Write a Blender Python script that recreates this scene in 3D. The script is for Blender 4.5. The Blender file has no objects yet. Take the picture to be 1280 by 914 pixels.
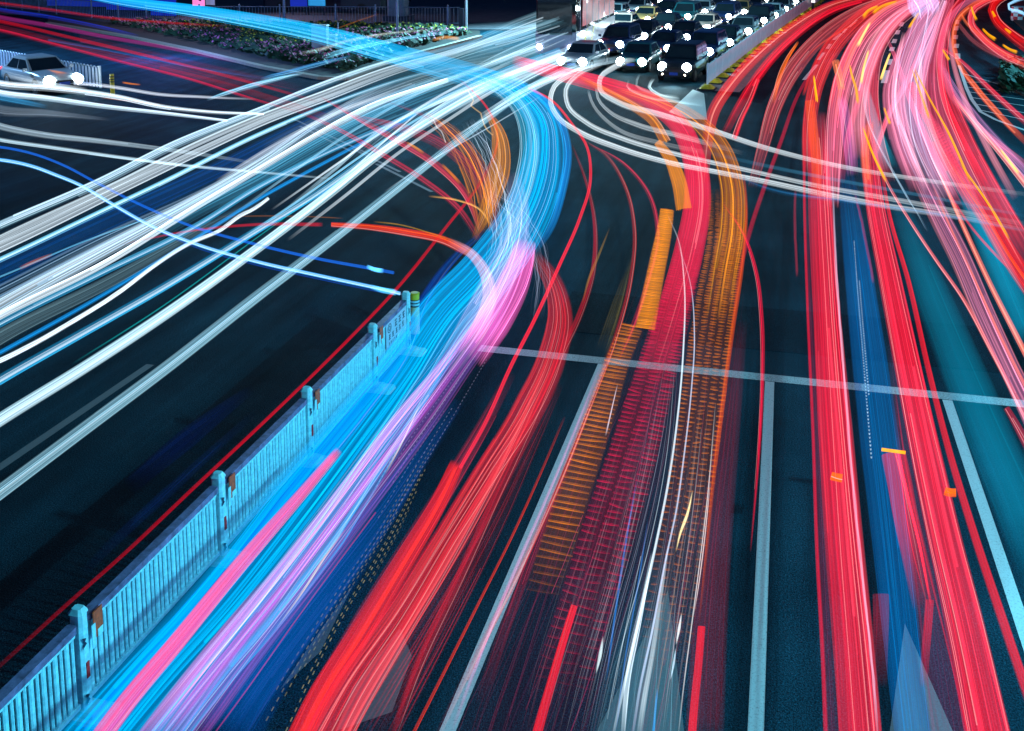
import bpy, bmesh, math, random
import numpy as np
from mathutils import Vector, Matrix
random.seed(7); rng = np.random.default_rng(7)
sc = bpy.context.scene
COL = sc.collection
PI = math.pi

# ------------------------------------------------------------------ camera
FPX, CX, CY, H = 1323.0, 640.0, 104.0, 8.0          # focal length and centre measured on the photo, eye height in metres
VP = np.array([345., 199., -FPX])                    # direction of the lanes seen from the camera
WY = VP / np.linalg.norm(VP)
_p = math.atan2(199, FPX)
WZ = np.array([0., math.cos(_p), math.sin(_p)])
WX = np.cross(WY, WZ); WX /= np.linalg.norm(WX)
R3 = np.stack([WX, WY, WZ])
cam = bpy.data.cameras.new('camera'); camo = bpy.data.objects.new('camera', cam); COL.objects.link(camo)
cam.sensor_width = 36; cam.lens = FPX / 1280 * 36; cam.shift_y = -(457 - CY) / 1280; cam.clip_start = .1; cam.clip_end = 1500
M = Matrix([list(R3[i]) + [(0, 0, H)[i]] for i in range(3)] + [[0, 0, 0, 1]])
camo.matrix_world = M
sc.camera = camo

# ------------------------------------------------------------------ night sky, exposure
w = bpy.data.worlds.new('World'); sc.world = w; w.use_nodes = True
nt = w.node_tree; bg = nt.nodes['Background']
sky = nt.nodes.new('ShaderNodeTexSky'); sky.sky_type = 'NISHITA'; sky.sun_disc = False
sky.sun_elevation = math.radians(-2); sky.sun_rotation = math.radians(60)
mx = nt.nodes.new('ShaderNodeMix'); mx.data_type = 'RGBA'; mx.blend_type = 'MIX'; mx.inputs['Factor'].default_value = .85
mx.inputs['B'].default_value = (.02, .22, 1, 1)
nt.links.new(sky.outputs[0], mx.inputs['A']); nt.links.new(mx.outputs['Result'], bg.inputs[0])
bg.inputs[1].default_value = .075
sc.view_settings.view_transform = 'Standard'; sc.view_settings.look = 'None'
sc.view_settings.exposure = 0; sc.view_settings.gamma = 1
sc.cycles.transparent_max_bounces = 160
sc.cycles.max_bounces = 5; sc.cycles.diffuse_bounces = 2; sc.cycles.glossy_bounces = 2
sc.cycles.use_denoising = True
sc.cycles.sample_clamp_indirect = 3
def lamp(kind, loc, col, power, aim=None, **k):
    l = bpy.data.lights.new(kind.lower() + '_light', kind); l.color = col; l.energy = power
    for a, b in k.items(): setattr(l, a, b)
    o = bpy.data.objects.new('lamp_light', l); COL.objects.link(o); o.location = loc
    if aim is not None:
        o.rotation_euler = (Vector(aim) - Vector(loc)).to_track_quat('-Z', 'Y').to_euler()
    return o

# ------------------------------------------------------------------ helpers
def U(px, py, h=0.0):
    """photo pixels (arrays allowed) -> world points at height h"""
    px = np.asarray(px, float); py = np.asarray(py, float)
    r = np.stack([px - CX, -(py - CY), np.full(px.shape, -FPX)], -1)
    up = r @ WZ
    t = -(H - h) / up
    q = r * t[..., None] if np.ndim(t) else r * t
    x = q @ WX; y = q @ WY
    return np.stack([x, y, np.broadcast_to(np.asarray(h, float), x.shape)], -1)
def P(px, py, h=0.0): return Vector([float(a) for a in U(px, py, h)])
def depth(p): return np.maximum(-((np.asarray(p) - np.array([0, 0, H])) @ R3)[..., 2], 1.)
def lin(c):
    c = np.array(c[:3], float) / 255
    return np.where(c <= .04045, c / 12.92, ((c + .055) / 1.055) ** 2.4)

MATS = {}
def mat(name, col, rough=.5, metal=0., noise=0., scale=8., emit=0., ecol=None, coat=0., bump=0., trans=0.):
    if name in MATS: return MATS[name]
    m = bpy.data.materials.new(name); m.use_nodes = True; t = m.node_tree; b = t.nodes['Principled BSDF']
    b.inputs['Base Color'].default_value = (*col, 1); b.inputs['Roughness'].default_value = rough
    b.inputs['Metallic'].default_value = metal; b.inputs['Coat Weight'].default_value = coat
    if trans: b.inputs['Transmission Weight'].default_value = trans
    if noise or bump:
        tc = t.nodes.new('ShaderNodeTexCoord'); n = t.nodes.new('ShaderNodeTexNoise'); n.inputs['Scale'].default_value = scale
        n.inputs['Detail'].default_value = 6; n.inputs['Roughness'].default_value = .65
        t.links.new(tc.outputs['Object'], n.inputs['Vector'])
        if noise:
            r = t.nodes.new('ShaderNodeValToRGB'); e = r.color_ramp.elements
            e[0].position = .32; e[1].position = .68
            e[0].color = (*[c * (1 - noise) for c in col], 1); e[1].color = (*[min(c * (1 + noise * .6), 1) for c in col], 1)
            t.links.new(n.outputs['Fac'], r.inputs[0]); t.links.new(r.outputs[0], b.inputs['Base Color'])
        if bump:
            bp = t.nodes.new('ShaderNodeBump'); bp.inputs['Strength'].default_value = bump; bp.inputs['Distance'].default_value = .02
            t.links.new(n.outputs['Fac'], bp.inputs['Height']); t.links.new(bp.outputs[0], b.inputs['Normal'])
    if emit:
        b.inputs['Emission Color'].default_value = (*(ecol or col), 1); b.inputs['Emission Strength'].default_value = emit
    MATS[name] = m; return m

def tag(o, label=None, cat=None, group=None, kind=None):
    if label: o['label'] = label
    if cat: o['category'] = cat
    if group: o['group'] = group
    if kind: o['kind'] = kind
    return o
def empty(name, loc=(0, 0, 0), rz=0.):
    o = bpy.data.objects.new(name, None); COL.objects.link(o); o.location = loc; o.rotation_euler = (0, 0, rz); o.empty_display_size = .1
    return o
class MB:
    """collects shapes for ONE mesh"""
    def __init__(s): s.v = []; s.f = []; s.m = []
    def add(s, v, f, mi=0):
        k = len(s.v); s.v += [tuple(map(float, p)) for p in v]; s.f += [tuple(i + k for i in q) for q in f]; s.m += [mi] * len(f)
    def box(s, c, d, rz=0., mi=0, taper=1., bev=0.):
        x, y, z = d[0] / 2, d[1] / 2, d[2] / 2; ca, sa = math.cos(rz), math.sin(rz)
        if bev:
            b = min(bev, x * .9, y * .9); pr = [(x - b, -y), (x, -y + b), (x, y - b), (x - b, y), (-x + b, y), (-x, y - b), (-x, -y + b), (-x + b, -y)]
        else: pr = [(x, -y), (x, y), (-x, y), (-x, -y)]
        n = len(pr); v = []
        for zz, k in ((-z, 1.), (z, taper)):
            for a, b_ in pr: v.append((c[0] + (a * ca - b_ * sa) * k, c[1] + (a * sa + b_ * ca) * k, c[2] + zz))
        f = [tuple(range(n))[::-1], tuple(range(n, 2 * n))] + [(i, (i + 1) % n, n + (i + 1) % n, n + i) for i in range(n)]
        s.add(v, f, mi)
    def tube(s, pts, r, n=8, mi=0, cap=True):
        pts = [Vector(p) for p in pts]; rs = r if isinstance(r, (list, tuple)) else [r] * len(pts)
        v = []; f = []
        for i, p in enumerate(pts):
            t = (pts[min(i + 1, len(pts) - 1)] - pts[max(i - 1, 0)]).normalized()
            a = t.cross(Vector((0, 0, 1)) if abs(t.z) < .9 else Vector((1, 0, 0))).normalized(); b = t.cross(a)
            for k in range(n):
                th = 2 * PI * k / n; v.append(p + (a * math.cos(th) + b * math.sin(th)) * rs[i])
        for i in range(len(pts) - 1):
            for k in range(n): f.append((i * n + k, i * n + (k + 1) % n, (i + 1) * n + (k + 1) % n, (i + 1) * n + k))
        if cap: f.append(tuple(range(n))[::-1]); f.append(tuple(range((len(pts) - 1) * n, len(pts) * n)))
        s.add(v, f, mi)
    def poly(s, pts, mi=0): s.add(pts, [tuple(range(len(pts)))], mi)
    def prism(s, pts, z0, z1, mi=0):
        n = len(pts); v = [(p[0], p[1], z0) for p in pts] + [(p[0], p[1], z1) for p in pts]
        s.add(v, [tuple(range(n))[::-1], tuple(range(n, 2 * n))] + [(i, (i + 1) % n, n + (i + 1) % n, n + i) for i in range(n)], mi)
    def build(s, name, m, parent=None, smooth=False):
        me = bpy.data.meshes.new(name); me.from_pydata(s.v, [], s.f)
        for x in (m if isinstance(m, (list, tuple)) else [m or PATCH]): me.materials.append(x)
        if any(s.m): me.polygons.foreach_set('material_index', s.m)
        bm = bmesh.new(); bm.from_mesh(me); bmesh.ops.recalc_face_normals(bm, faces=bm.faces); bm.to_mesh(me); bm.free()
        if smooth:
            me.polygons.foreach_set('use_smooth', [True] * len(me.polygons)); 
        o = bpy.data.objects.new(name, me); COL.objects.link(o)
        if parent: o.parent = parent
        return o
def struct(name, mb, m, **k): return tag(mb.build(name, m), kind='structure', **k)
def copy_tree(o, parent=None):
    c = o.copy(); COL.objects.link(c); c.parent = parent
    for ch in [x for x in bpy.data.objects if x.parent == o]: copy_tree(ch, c)
    return c

# ------------------------------------------------------------------ materials
def asphalt():
    m = bpy.data.materials.new('asphalt'); m.use_nodes = True; t = m.node_tree; b = t.nodes['Principled BSDF']; L = t.links
    tc = t.nodes.new('ShaderNodeTexCoord')
    def noise(sc_, det, ro=.6):
        n = t.nodes.new('ShaderNodeTexNoise'); n.inputs['Scale'].default_value = sc_; n.inputs['Detail'].default_value = det; n.inputs['Roughness'].default_value = ro
        L.new(tc.outputs['Object'], n.inputs['Vector']); return n
    big = noise(.35, 5); fine = noise(46, 4, .9)
    vor = t.nodes.new('ShaderNodeTexVoronoi'); vor.inputs['Scale'].default_value = 75; L.new(tc.outputs['Object'], vor.inputs['Vector'])
    r1 = t.nodes.new('ShaderNodeValToRGB'); e = r1.color_ramp.elements; e[0].position = .3; e[1].position = .72
    e[0].color = (.003, .017, .026, 1); e[1].color = (.007, .036, .052, 1); L.new(big.outputs['Fac'], r1.inputs[0])
    r2 = t.nodes.new('ShaderNodeValToRGB'); e = r2.color_ramp.elements; e[0].position = .40; e[1].position = .66
    e[0].color = (.15, .15, .15, 1); e[1].color = (2.8, 2.8, 2.8, 1); L.new(fine.outputs['Fac'], r2.inputs[0])
    mp = t.nodes.new('ShaderNodeMapping'); mp.inputs['Scale'].default_value = (1.1, .07, 1); L.new(tc.outputs['Object'], mp.inputs['Vector'])
    wn = t.nodes.new('ShaderNodeTexNoise'); wn.inputs['Scale'].default_value = 1.0; wn.inputs['Detail'].default_value = 6; wn.inputs['Roughness'].default_value = .6; L.new(mp.outputs[0], wn.inputs['Vector'])
    r3 = t.nodes.new('ShaderNodeValToRGB'); e = r3.color_ramp.elements; e[0].position = .36; e[1].position = .66; e[0].color = (.55, .55, .55, 1); e[1].color = (1.35, 1.35, 1.35, 1); L.new(wn.outputs['Fac'], r3.inputs[0])
    ck = t.nodes.new('ShaderNodeTexVoronoi'); ck.feature = 'DISTANCE_TO_EDGE'; ck.inputs['Scale'].default_value = .22; ck.inputs['Randomness'].default_value = 1
    wv = t.nodes.new('ShaderNodeVectorMath'); wv.operation = 'ADD'; ws = t.nodes.new('ShaderNodeVectorMath'); ws.operation = 'SCALE'; ws.inputs['Scale'].default_value = 1.6
    n2 = noise(.9, 6); L.new(n2.outputs['Color'], ws.inputs[0]); L.new(ws.outputs[0], wv.inputs[0]); L.new(tc.outputs['Object'], wv.inputs[1]); L.new(wv.outputs[0], ck.inputs['Vector'])
    r4 = t.nodes.new('ShaderNodeValToRGB'); e = r4.color_ramp.elements; e[0].position = .001; e[1].position = .004; e[0].color = (.75, .75, .75, 1); e[1].color = (1, 1, 1, 1); L.new(ck.outputs['Distance'], r4.inputs[0])
    m3 = t.nodes.new('ShaderNodeMix'); m3.data_type = 'RGBA'; m3.blend_type = 'MULTIPLY'; m3.inputs['Factor'].default_value = 1; L.new(r1.outputs[0], m3.inputs['A']); L.new(r3.outputs[0], m3.inputs['B'])
    m4 = t.nodes.new('ShaderNodeMix'); m4.data_type = 'RGBA'; m4.blend_type = 'MULTIPLY'; m4.inputs['Factor'].default_value = 1; L.new(m3.outputs['Result'], m4.inputs['A']); L.new(r4.outputs[0], m4.inputs['B'])
    mu = t.nodes.new('ShaderNodeMix'); mu.data_type = 'RGBA'; mu.blend_type = 'MULTIPLY'; mu.inputs['Factor'].default_value = 1
    L.new(m4.outputs['Result'], mu.inputs['A']); L.new(r2.outputs[0], mu.inputs['B']); L.new(mu.outputs['Result'], b.inputs['Base Color'])
    bp = t.nodes.new('ShaderNodeBump'); bp.inputs['Strength'].default_value = 1.; bp.inputs['Distance'].default_value = .010
    L.new(vor.outputs['Distance'], bp.inputs['Height']); L.new(bp.outputs[0], b.inputs['Normal'])
    b.inputs['Roughness'].default_value = .8; b.inputs['Specular IOR Level'].default_value = .02
    return m
def paint(name='road_paint', wear=.5, col=(.42, .50, .48)):
    m = bpy.data.materials.new(name); m.use_nodes = True; t = m.node_tree; b = t.nodes['Principled BSDF']; L = t.links
    tc = t.nodes.new('ShaderNodeTexCoord'); n = t.nodes.new('ShaderNodeTexNoise'); n.inputs['Scale'].default_value = 40; n.inputs['Detail'].default_value = 8; n.inputs['Roughness'].default_value = .75
    L.new(tc.outputs['Object'], n.inputs['Vector'])
    r = t.nodes.new('ShaderNodeValToRGB'); e = r.color_ramp.elements; e[0].position = wear - .12; e[1].position = wear + .08
    e[0].color = (.07, .07, .07, 1); e[1].color = (*col, 1)
    L.new(n.outputs['Fac'], r.inputs[0]); L.new(r.outputs[0], b.inputs['Base Color']); b.inputs['Roughness'].default_value = .7
    return m
ASPH = asphalt(); PAINT = paint(wear=.40); WORN = paint('worn_paint', .50, (.065, .10, .11)); LPAINT = paint('stop_paint', .47, (.30, .38, .37))
PATCH = ASPH.copy(); PATCH.name = 'patch_asphalt'
for n_ in PATCH.node_tree.nodes:
    if n_.type == 'VALTORGB' and n_.color_ramp.elements[1].color[2] < .06:
        for e_ in n_.color_ramp.elements: e_.color = (e_.color[0] * .6, e_.color[1] * .62, e_.color[2] * .66, 1)
def glow_mat():
    m = bpy.data.materials.new('trail_light'); m.use_nodes = True; t = m.node_tree; L = t.links
    t.nodes.remove(t.nodes['Principled BSDF']); out = t.nodes['Material Output']
    at = t.nodes.new('ShaderNodeAttribute'); at.attribute_name = 'glow'
    em = t.nodes.new('ShaderNodeEmission'); tr = t.nodes.new('ShaderNodeBsdfTransparent'); tr2 = t.nodes.new('ShaderNodeBsdfTransparent')
    ad = t.nodes.new('ShaderNodeAddShader'); mi = t.nodes.new('ShaderNodeMixShader'); ge = t.nodes.new('ShaderNodeNewGeometry')
    L.new(at.outputs['Color'], em.inputs[0]); L.new(em.outputs[0], ad.inputs[0]); L.new(tr.outputs[0], ad.inputs[1])
    iv = t.nodes.new('ShaderNodeMath'); iv.operation = 'SUBTRACT'; iv.inputs[0].default_value = 1; L.new(at.outputs['Alpha'], iv.inputs[1]); L.new(iv.outputs[0], tr.inputs['Color'])
    L.new(ge.outputs['Backfacing'], mi.inputs[0]); L.new(ad.outputs[0], mi.inputs[1]); L.new(tr2.outputs[0], mi.inputs[2])
    L.new(mi.outputs[0], out.inputs['Surface'])
    m.cycles.emission_sampling = 'NONE'
    return m
GLOW = glow_mat()

# ------------------------------------------------------------------ ground, paint
g = MB(); g.box((0, 300, -.25), (1400, 1400, .5)); road = struct('road_surface', g, ASPH)
YS = 2.3053 * H
def strip(mb, a, b, w, z=.004):
    a = Vector((a[0], a[1], 0)); b = Vector((b[0], b[1], 0)); d = (b - a).normalized(); n = Vector((-d.y, d.x, 0)) * w / 2
    mb.poly([(*(a - n).xy, z), (*(b - n).xy, z), (*(b + n).xy, z), (*(a + n).xy, z)])
s = MB(); strip(s, (U(600, 434)[0], YS), (13.5, YS + .02), .30); struct('stop_line', s, LPAINT)
s = MB(); s.box((4.2, YS + 2.4, .001), (17, 2.3, .006)); struct('asphalt_patch', s, None)
s = MB()
for X in (-.3753 * H, -.0016 * H, .3650 * H, .733 * H): strip(s, (X, .5), (X, YS - .16), .16, .004)
struct('lane_line', s, PAINT)
s = MB(); strip(s, U(-60, 625)[:2], U(188, 456)[:2], .16); struct('left_lane_line', s, WORN)
def pxpoly(mb, pts, z=.004): mb.poly([tuple(U(x, y, z)) for x, y in pts])
s = MB()   # lane dashes curving away up the road
def dashes(pts, L=1.6, w=.22):
    for x, y, x2, y2 in pts:
        strip(s, U(x, y)[:2], U(x2, y2)[:2], w)
dashes([(1005, 100, 1021, 81), (1023, 75, 1030, 66), (1034, 61, 1038, 55), (1042, 50, 1051, 42), (1054, 41, 1058, 36), (1062, 34, 1071, 25)], w=.2)
dashes([(1126, 33, 1128, 28), (1121, 43, 1123, 38), (1117, 54, 1119, 49), (1114, 64, 1116, 59), (1110, 81, 1113, 74), (1105, 104, 1109, 88)], w=.3)
dashes([(1196, 30, 1197, 25), (1195, 38, 1196, 33), (1194, 49, 1195, 44), (1195, 60, 1196, 55), (1197, 74, 1197, 67)], w=.3)
struct('lane_dashes', s, PAINT)
s = MB()
arc = [(1199, 82), (1203, 95), (1208, 110), (1215, 125), (1226, 140), (1245, 150), (1290, 166)]
for a, b in zip(arc, arc[1:]): strip(s, U(*a)[:2], U(*b)[:2], .16)
for a, b in (((1203, 92), (1250, 106)), ((1207, 103), (1262, 103)), ((1208, 109), (1290, 118)), ((1210, 115), (1290, 126)), ((1214, 122), (1290, 134)), ((1218, 130), (1290, 143)), ((1226, 138), (1290, 152))):
    strip(s, U(*a)[:2], U(*b)[:2], .10, .008)
struct('gore_marking', s, PAINT)
s = MB()   # direction arrows painted in the approach lanes
def arrow(cx, ytip, ln=5.2):
    s.poly([(cx, ytip, .004), (cx - .52, ytip - 2.9, .004), (cx - .1, ytip - 2.8, .004), (cx - .1, ytip - ln, .004), (cx + .1, ytip - ln, .004), (cx + .1, ytip - 2.8, .004), (cx + .52, ytip - 2.9, .004)])
p = U(1131, 780); arrow(p[0] , p[1]); p = U(835, 738); arrow(p[0], p[1])
pxpoly(s, [(350, 862), (392, 800), (442, 730), (400, 815)]); pxpoly(s, [(500, 785), (440, 860), (420, 914), (490, 890), (515, 820)])
struct('lane_arrow', s, WORN)
s = MB(); pxpoly(s, [(866, 112), (880, 117), (884, 150), (858, 148), (836, 140)]); struct('nose_headlight_patch', s, PAINT)  # headlight-lit ground at the median nose, put in as white road paint
s = MB()   # faint guide lines in the junction
for a, b in (((365, 148), (470, 197)), ((375, 158), (440, 190)), ((440, 186), (500, 215)), ((470, 205), (540, 240))): strip(s, U(*a)[:2], U(*b)[:2], .12)
struct('guide_line', s, WORN)

# ------------------------------------------------------------------ near guardrail
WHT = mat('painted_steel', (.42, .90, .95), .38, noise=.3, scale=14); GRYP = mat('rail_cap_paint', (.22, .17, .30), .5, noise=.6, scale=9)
RED = mat('reflector_red', (.8, .03, .02), .3, noise=.5, scale=30); ORG = mat('reflector_orange', (1, .10, .015), .35, noise=.5, scale=25)
INK = mat('dark_ink', (.02, .025, .05), .6); FOOT = mat('foot_plate', (.45, .50, .36), .7, noise=.3); SIGN = mat('sign_board_face', (.55, .62, .7), .5, noise=.1)
FX = -.833 * H
posts_y = [1.2, 4.05] + [float(U(x, y)[1]) for x, y in ((103, 893), (270, 700), (380, 578), (463, 487), (507, 441))]
gr = tag(empty('guardrail', (FX, posts_y[-1], 0)), 'pale steel guardrail of upright slats beside the cyan lane, scuffed and stickered', 'railing'); gr.scale = (1, 1, .86)
def loc(mb, name, m, par, sm=False):
    o = mb.build(name, m, par, sm); 
    for v in o.data.vertices: v.co -= Vector(par.location)
    return o
HP = 1.34
for y in posts_y:
    b = MB(); b.box((FX, y, HP / 2), (.15, .13, HP), bev=.03); b.box((FX, y, HP + .03), (.17, .15, .06), bev=.03, taper=.6)
    b.box((FX, y, .10), (.19, .19, .05), bev=.02)
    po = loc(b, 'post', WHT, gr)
    b = MB(); b.box((FX + .08, y, .05), (.56, .34, .05), bev=.04, taper=.96); b.box((FX + .05, y, .105), (.34, .24, .06), bev=.03, taper=.8); loc(b, 'foot', FOOT, gr)
    b = MB(); b.box((FX + .079, y - .005, .62), (.012, .045, .20)); loc(b, 'reflector', RED, gr)
    for zz in (.98, .26):   # torn tape
        b = MB(); X_ = FX + .078
        b.add([(X_, y - .062, zz + .08), (X_, y + .0, zz + .04), (X_, y - .02, zz + .01), (X_, y + .005, zz - .03), (X_, y - .062, zz - .07), (X_, y - .045, zz)], [(0, 1, 2, 5), (2, 3, 4, 5)])
        loc(b, 'torn_tape', INK, gr)
    if y != posts_y[-1]:
        b = MB(); b.box((FX + .095, y + .17, 1.10), (.014, .15, .34), bev=.005); r_ = loc(b, 'warning_sticker', [ORG], gr)
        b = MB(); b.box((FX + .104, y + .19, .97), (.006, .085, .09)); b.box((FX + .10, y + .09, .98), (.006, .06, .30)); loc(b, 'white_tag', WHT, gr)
for i, (y0, y1) in enumerate(zip(posts_y, posts_y[1:])):
    a, c = y0 + .09, y1 - .09; last = i == len(posts_y) - 2
    b = MB(); b.box((FX, (a + c) / 2, 1.20), (.11, c - a, .09), bev=.02); loc(b, 'top_rail', GRYP, gr)
    b = MB(); b.box((FX, (a + c) / 2, .20), (.06, c - a, .07)); b.box((FX - .004, (a + c) / 2, 1.12), (.05, c - a, .07))
    n = int((c - a) / .085); 
    for k in range(n):
        yy = a + (k + .5) * (c - a) / n; wd = (.066, .040)[k % 2]
        zt = 1.14; zb = .19
        if last and yy > a + .28 * (c - a): zt = .58
        b.box((FX + .004, yy, (zt + zb) / 2), (.045, wd, zt - zb), bev=.014)
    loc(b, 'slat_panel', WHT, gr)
    if last:
        s0 = a + .30 * (c - a); b = MB(); b.box((FX + .03, (s0 + c) / 2, .86), (.02, c - s0 - .03, .56)); sb = loc(b, 'sign_board', SIGN, gr)
        b = MB(); x = FX + .0425; W_ = c - s0 - .03
        def st(u0, z0, u1, z1, t_=.018):
            d = Vector((0, u1 - u0, z1 - z0)); q = Vector((0, -d.z, d.y)).normalized() * t_ / 2
            A = Vector((x, s0 + u0, z0)); B = Vector((x, s0 + u1, z1)); b.add([A - q, B - q, B + q, A + q], [(0, 1, 2, 3)])
        for rr, zc in ((.09, 1.0), (.045, 1.0)):
            for k in range(16): st(.16 + rr * math.cos(k * PI / 8), zc + rr * math.sin(k * PI / 8), .16 + rr * math.cos((k + 1) * PI / 8), zc + rr * math.sin((k + 1) * PI / 8))
        rs_ = random.Random(3)
        def glyph(u, z, sz):
            st(u, z + sz * .8, u + sz * .8, z + sz * .8, sz * .13); st(u + sz * .1, z + sz * .4, u + sz * .75, z + sz * .4, sz * .12); st(u, z, u + sz * .8, z, sz * .13)
            st(u + sz * .4, z, u + sz * .4, z + sz * .95, sz * .13); st(u + sz * (.1 + .6 * rs_.random()), z, u + sz * rs_.random() * .8, z + sz * .7, sz * .12)
        u = .42
        while u < W_ - .16: glyph(u, .93, .15); u += .2
        u = .12
        while u < W_ - .12: glyph(u, .76, .11); u += .17
        u = .12
        while u < W_ - .5: glyph(u, .64, .06); u += .09
        lo = b.build('lettering', INK, sb)
        for v in lo.data.vertices: v.co -= Vector(gr.location)
# bollard beside the rail end
bp_ = P(519, 416); bo = tag(empty('bollard', bp_), 'yellow and white bollard with dark bands at the end of the guardrail', 'bollard'); bo.scale = (1.1, 1.1, .95)
YEL = mat('bollard_yellow', (1, .62, .03), .45, noise=.2); CREAM = mat('bollard_cream', (1, .80, .40), .5, noise=.15)
b = MB(); b.tube([(0, 0, 0), (0, 0, .58)], .082, 16); b.build('lower_sleeve', CREAM, bo)
b = MB(); b.tube([(0, 0, .58), (0, 0, .61)], .086, 16); b.tube([(0, 0, .655), (0, 0, .675)], .086, 16); b.tube([(0, 0, .72), (0, 0, .735)], .086, 16); b.build('dark_band', INK, bo)
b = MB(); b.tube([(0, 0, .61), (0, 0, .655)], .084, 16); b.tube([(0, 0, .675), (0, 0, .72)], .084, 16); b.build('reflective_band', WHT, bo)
b = MB(); b.tube([(0, 0, .735), (0, 0, .86)], .082, 16); b.tube([(0, 0, .86), (0, 0, .875)], [.09, .07], 16); b.build('upper_sleeve', YEL, bo)

# ------------------------------------------------------------------ white panel barrier with yellow feet
bar_px = [(884, 112), (950, 58.5), (1024, 4)]
A0 = U(*bar_px[0]); A1 = U(*bar_px[1]); A2 = U(*bar_px[2])
def barpt(s_):
    """point s_ metres along the barrier line"""
    d1 = np.linalg.norm(A1 - A0)
    if s_ < d1: return A0 + (A1 - A0) * s_ / d1
    return A1 + (A2 - A1) / np.linalg.norm(A2 - A1) * (s_ - d1)
barr = tag(empty('panel_barrier', Vector([float(v) for v in A0])), 'long white panel barrier on yellow feet dividing the waiting cars from the red light trails', 'barrier')
BARW = mat('barrier_white', (.78, .80, .84), .4, noise=.1, scale=2); BY = mat('barrier_foot_yellow', (.7, .6, .03), .5, noise=.3); BLK = mat('black_rubber', (.015, .015, .016), .7)
stp = 2.15; nb = 38
for k in range(nb):
    p = barpt(k * stp); q = barpt((k + 1) * stp); d = q - p; L_ = np.linalg.norm(d); rz = math.atan2(d[1], d[0]); c = (p + q) / 2
    if k < 36:
        b = MB(); b.box((c[0], c[1], .72), (L_ - .10, .05, .86), rz, bev=.01); b.box((c[0], c[1], 1.19), (L_ - .06, .09, .06), rz); loc(b, 'panel', BARW, barr)
    b = MB(); b.box((p[0], p[1], .66), (.09, .09, 1.28), rz, bev=.02); loc(b, 'post', BARW, barr)
    b = MB(); b.box((p[0] , p[1], .04), (.95, .85, .08), rz, bev=.1); loc(b, 'rubber_base', BLK, barr)
    b = MB(); b.box((p[0], p[1], .17), (.8, .7, .18), rz, bev=.1, taper=.45); loc(b, 'foot', BY, barr)
# raised median strip under it
CONC = mat('kerb_concrete', (.22, .22, .22), .85, noise=.3, scale=3); SOIL = mat('soil', (.02, .016, .012), .95, noise=.4); PAV = mat('paving', (.10, .09, .10), .8, noise=.35, scale=1.2)
s = MB(); Lp = []; Rp = []
for k in range(0, 39, 3):
    p = barpt(k * stp + (-.3 if k == 0 else 0)); q = barpt(k * stp + 1); d = (q - p) / np.linalg.norm(q - p); n = np.array([d[1], -d[0], 0])
    Lp.append(p - n * .5); Rp.append(p + n * 1.6)
s.prism([tuple(a) for a in Lp] + [tuple(a) for a in Rp[::-1]], -.1, -.0 + .02); struct('median_strip', s, CONC)

# ------------------------------------------------------------------ cars
GLASS = mat('tinted_glass', (.012, .02, .024), .06, coat=.4); TYRE = mat('tyre_rubber', (.012, .012, .012), .8); RIM = mat('alloy_rim', (.45, .46, .48), .3, metal=.8)
GRILL = mat('grille_black', (.01, .01, .011), .4); PLATE = mat('number_plate', (.03, .08, .45), .5); CHR = mat('chrome', (.6, .62, .64), .15, metal=1)
HEADL = mat('headlight_lens', (.9, .95, 1), .2, emit=60, ecol=(.70, .93, 1)); HEADL.cycles.emission_sampling = 'FRONT'
FOG = mat('fog_lamp_lens', (.9, .85, .7), .2, emit=5, ecol=(1, .9, .7)); FOG.cycles.emission_sampling = 'NONE'
TAIL = mat('tail_lamp', (.4, .01, .01), .3, emit=1.5, ecol=(1, .03, .03))
def carpaint(n, c): return mat('car_paint_' + n, c, .28, coat=.8, noise=.04, scale=3)
CP = dict(black=carpaint('black', (.012, .013, .016)), navy=carpaint('navy', (.015, .03, .09)), silver=carpaint('silver', (.42, .44, .46)), white=carpaint('white', (.72, .73, .74)),
          gold=carpaint('gold', (.80, .36, .12)), red=carpaint('red', (.35, .02, .03)), grey=carpaint('grey', (.12, .13, .14)), teal=carpaint('teal', (.02, .12, .13)), blush=carpaint('blush', (.85, .42, .32)))
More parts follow.
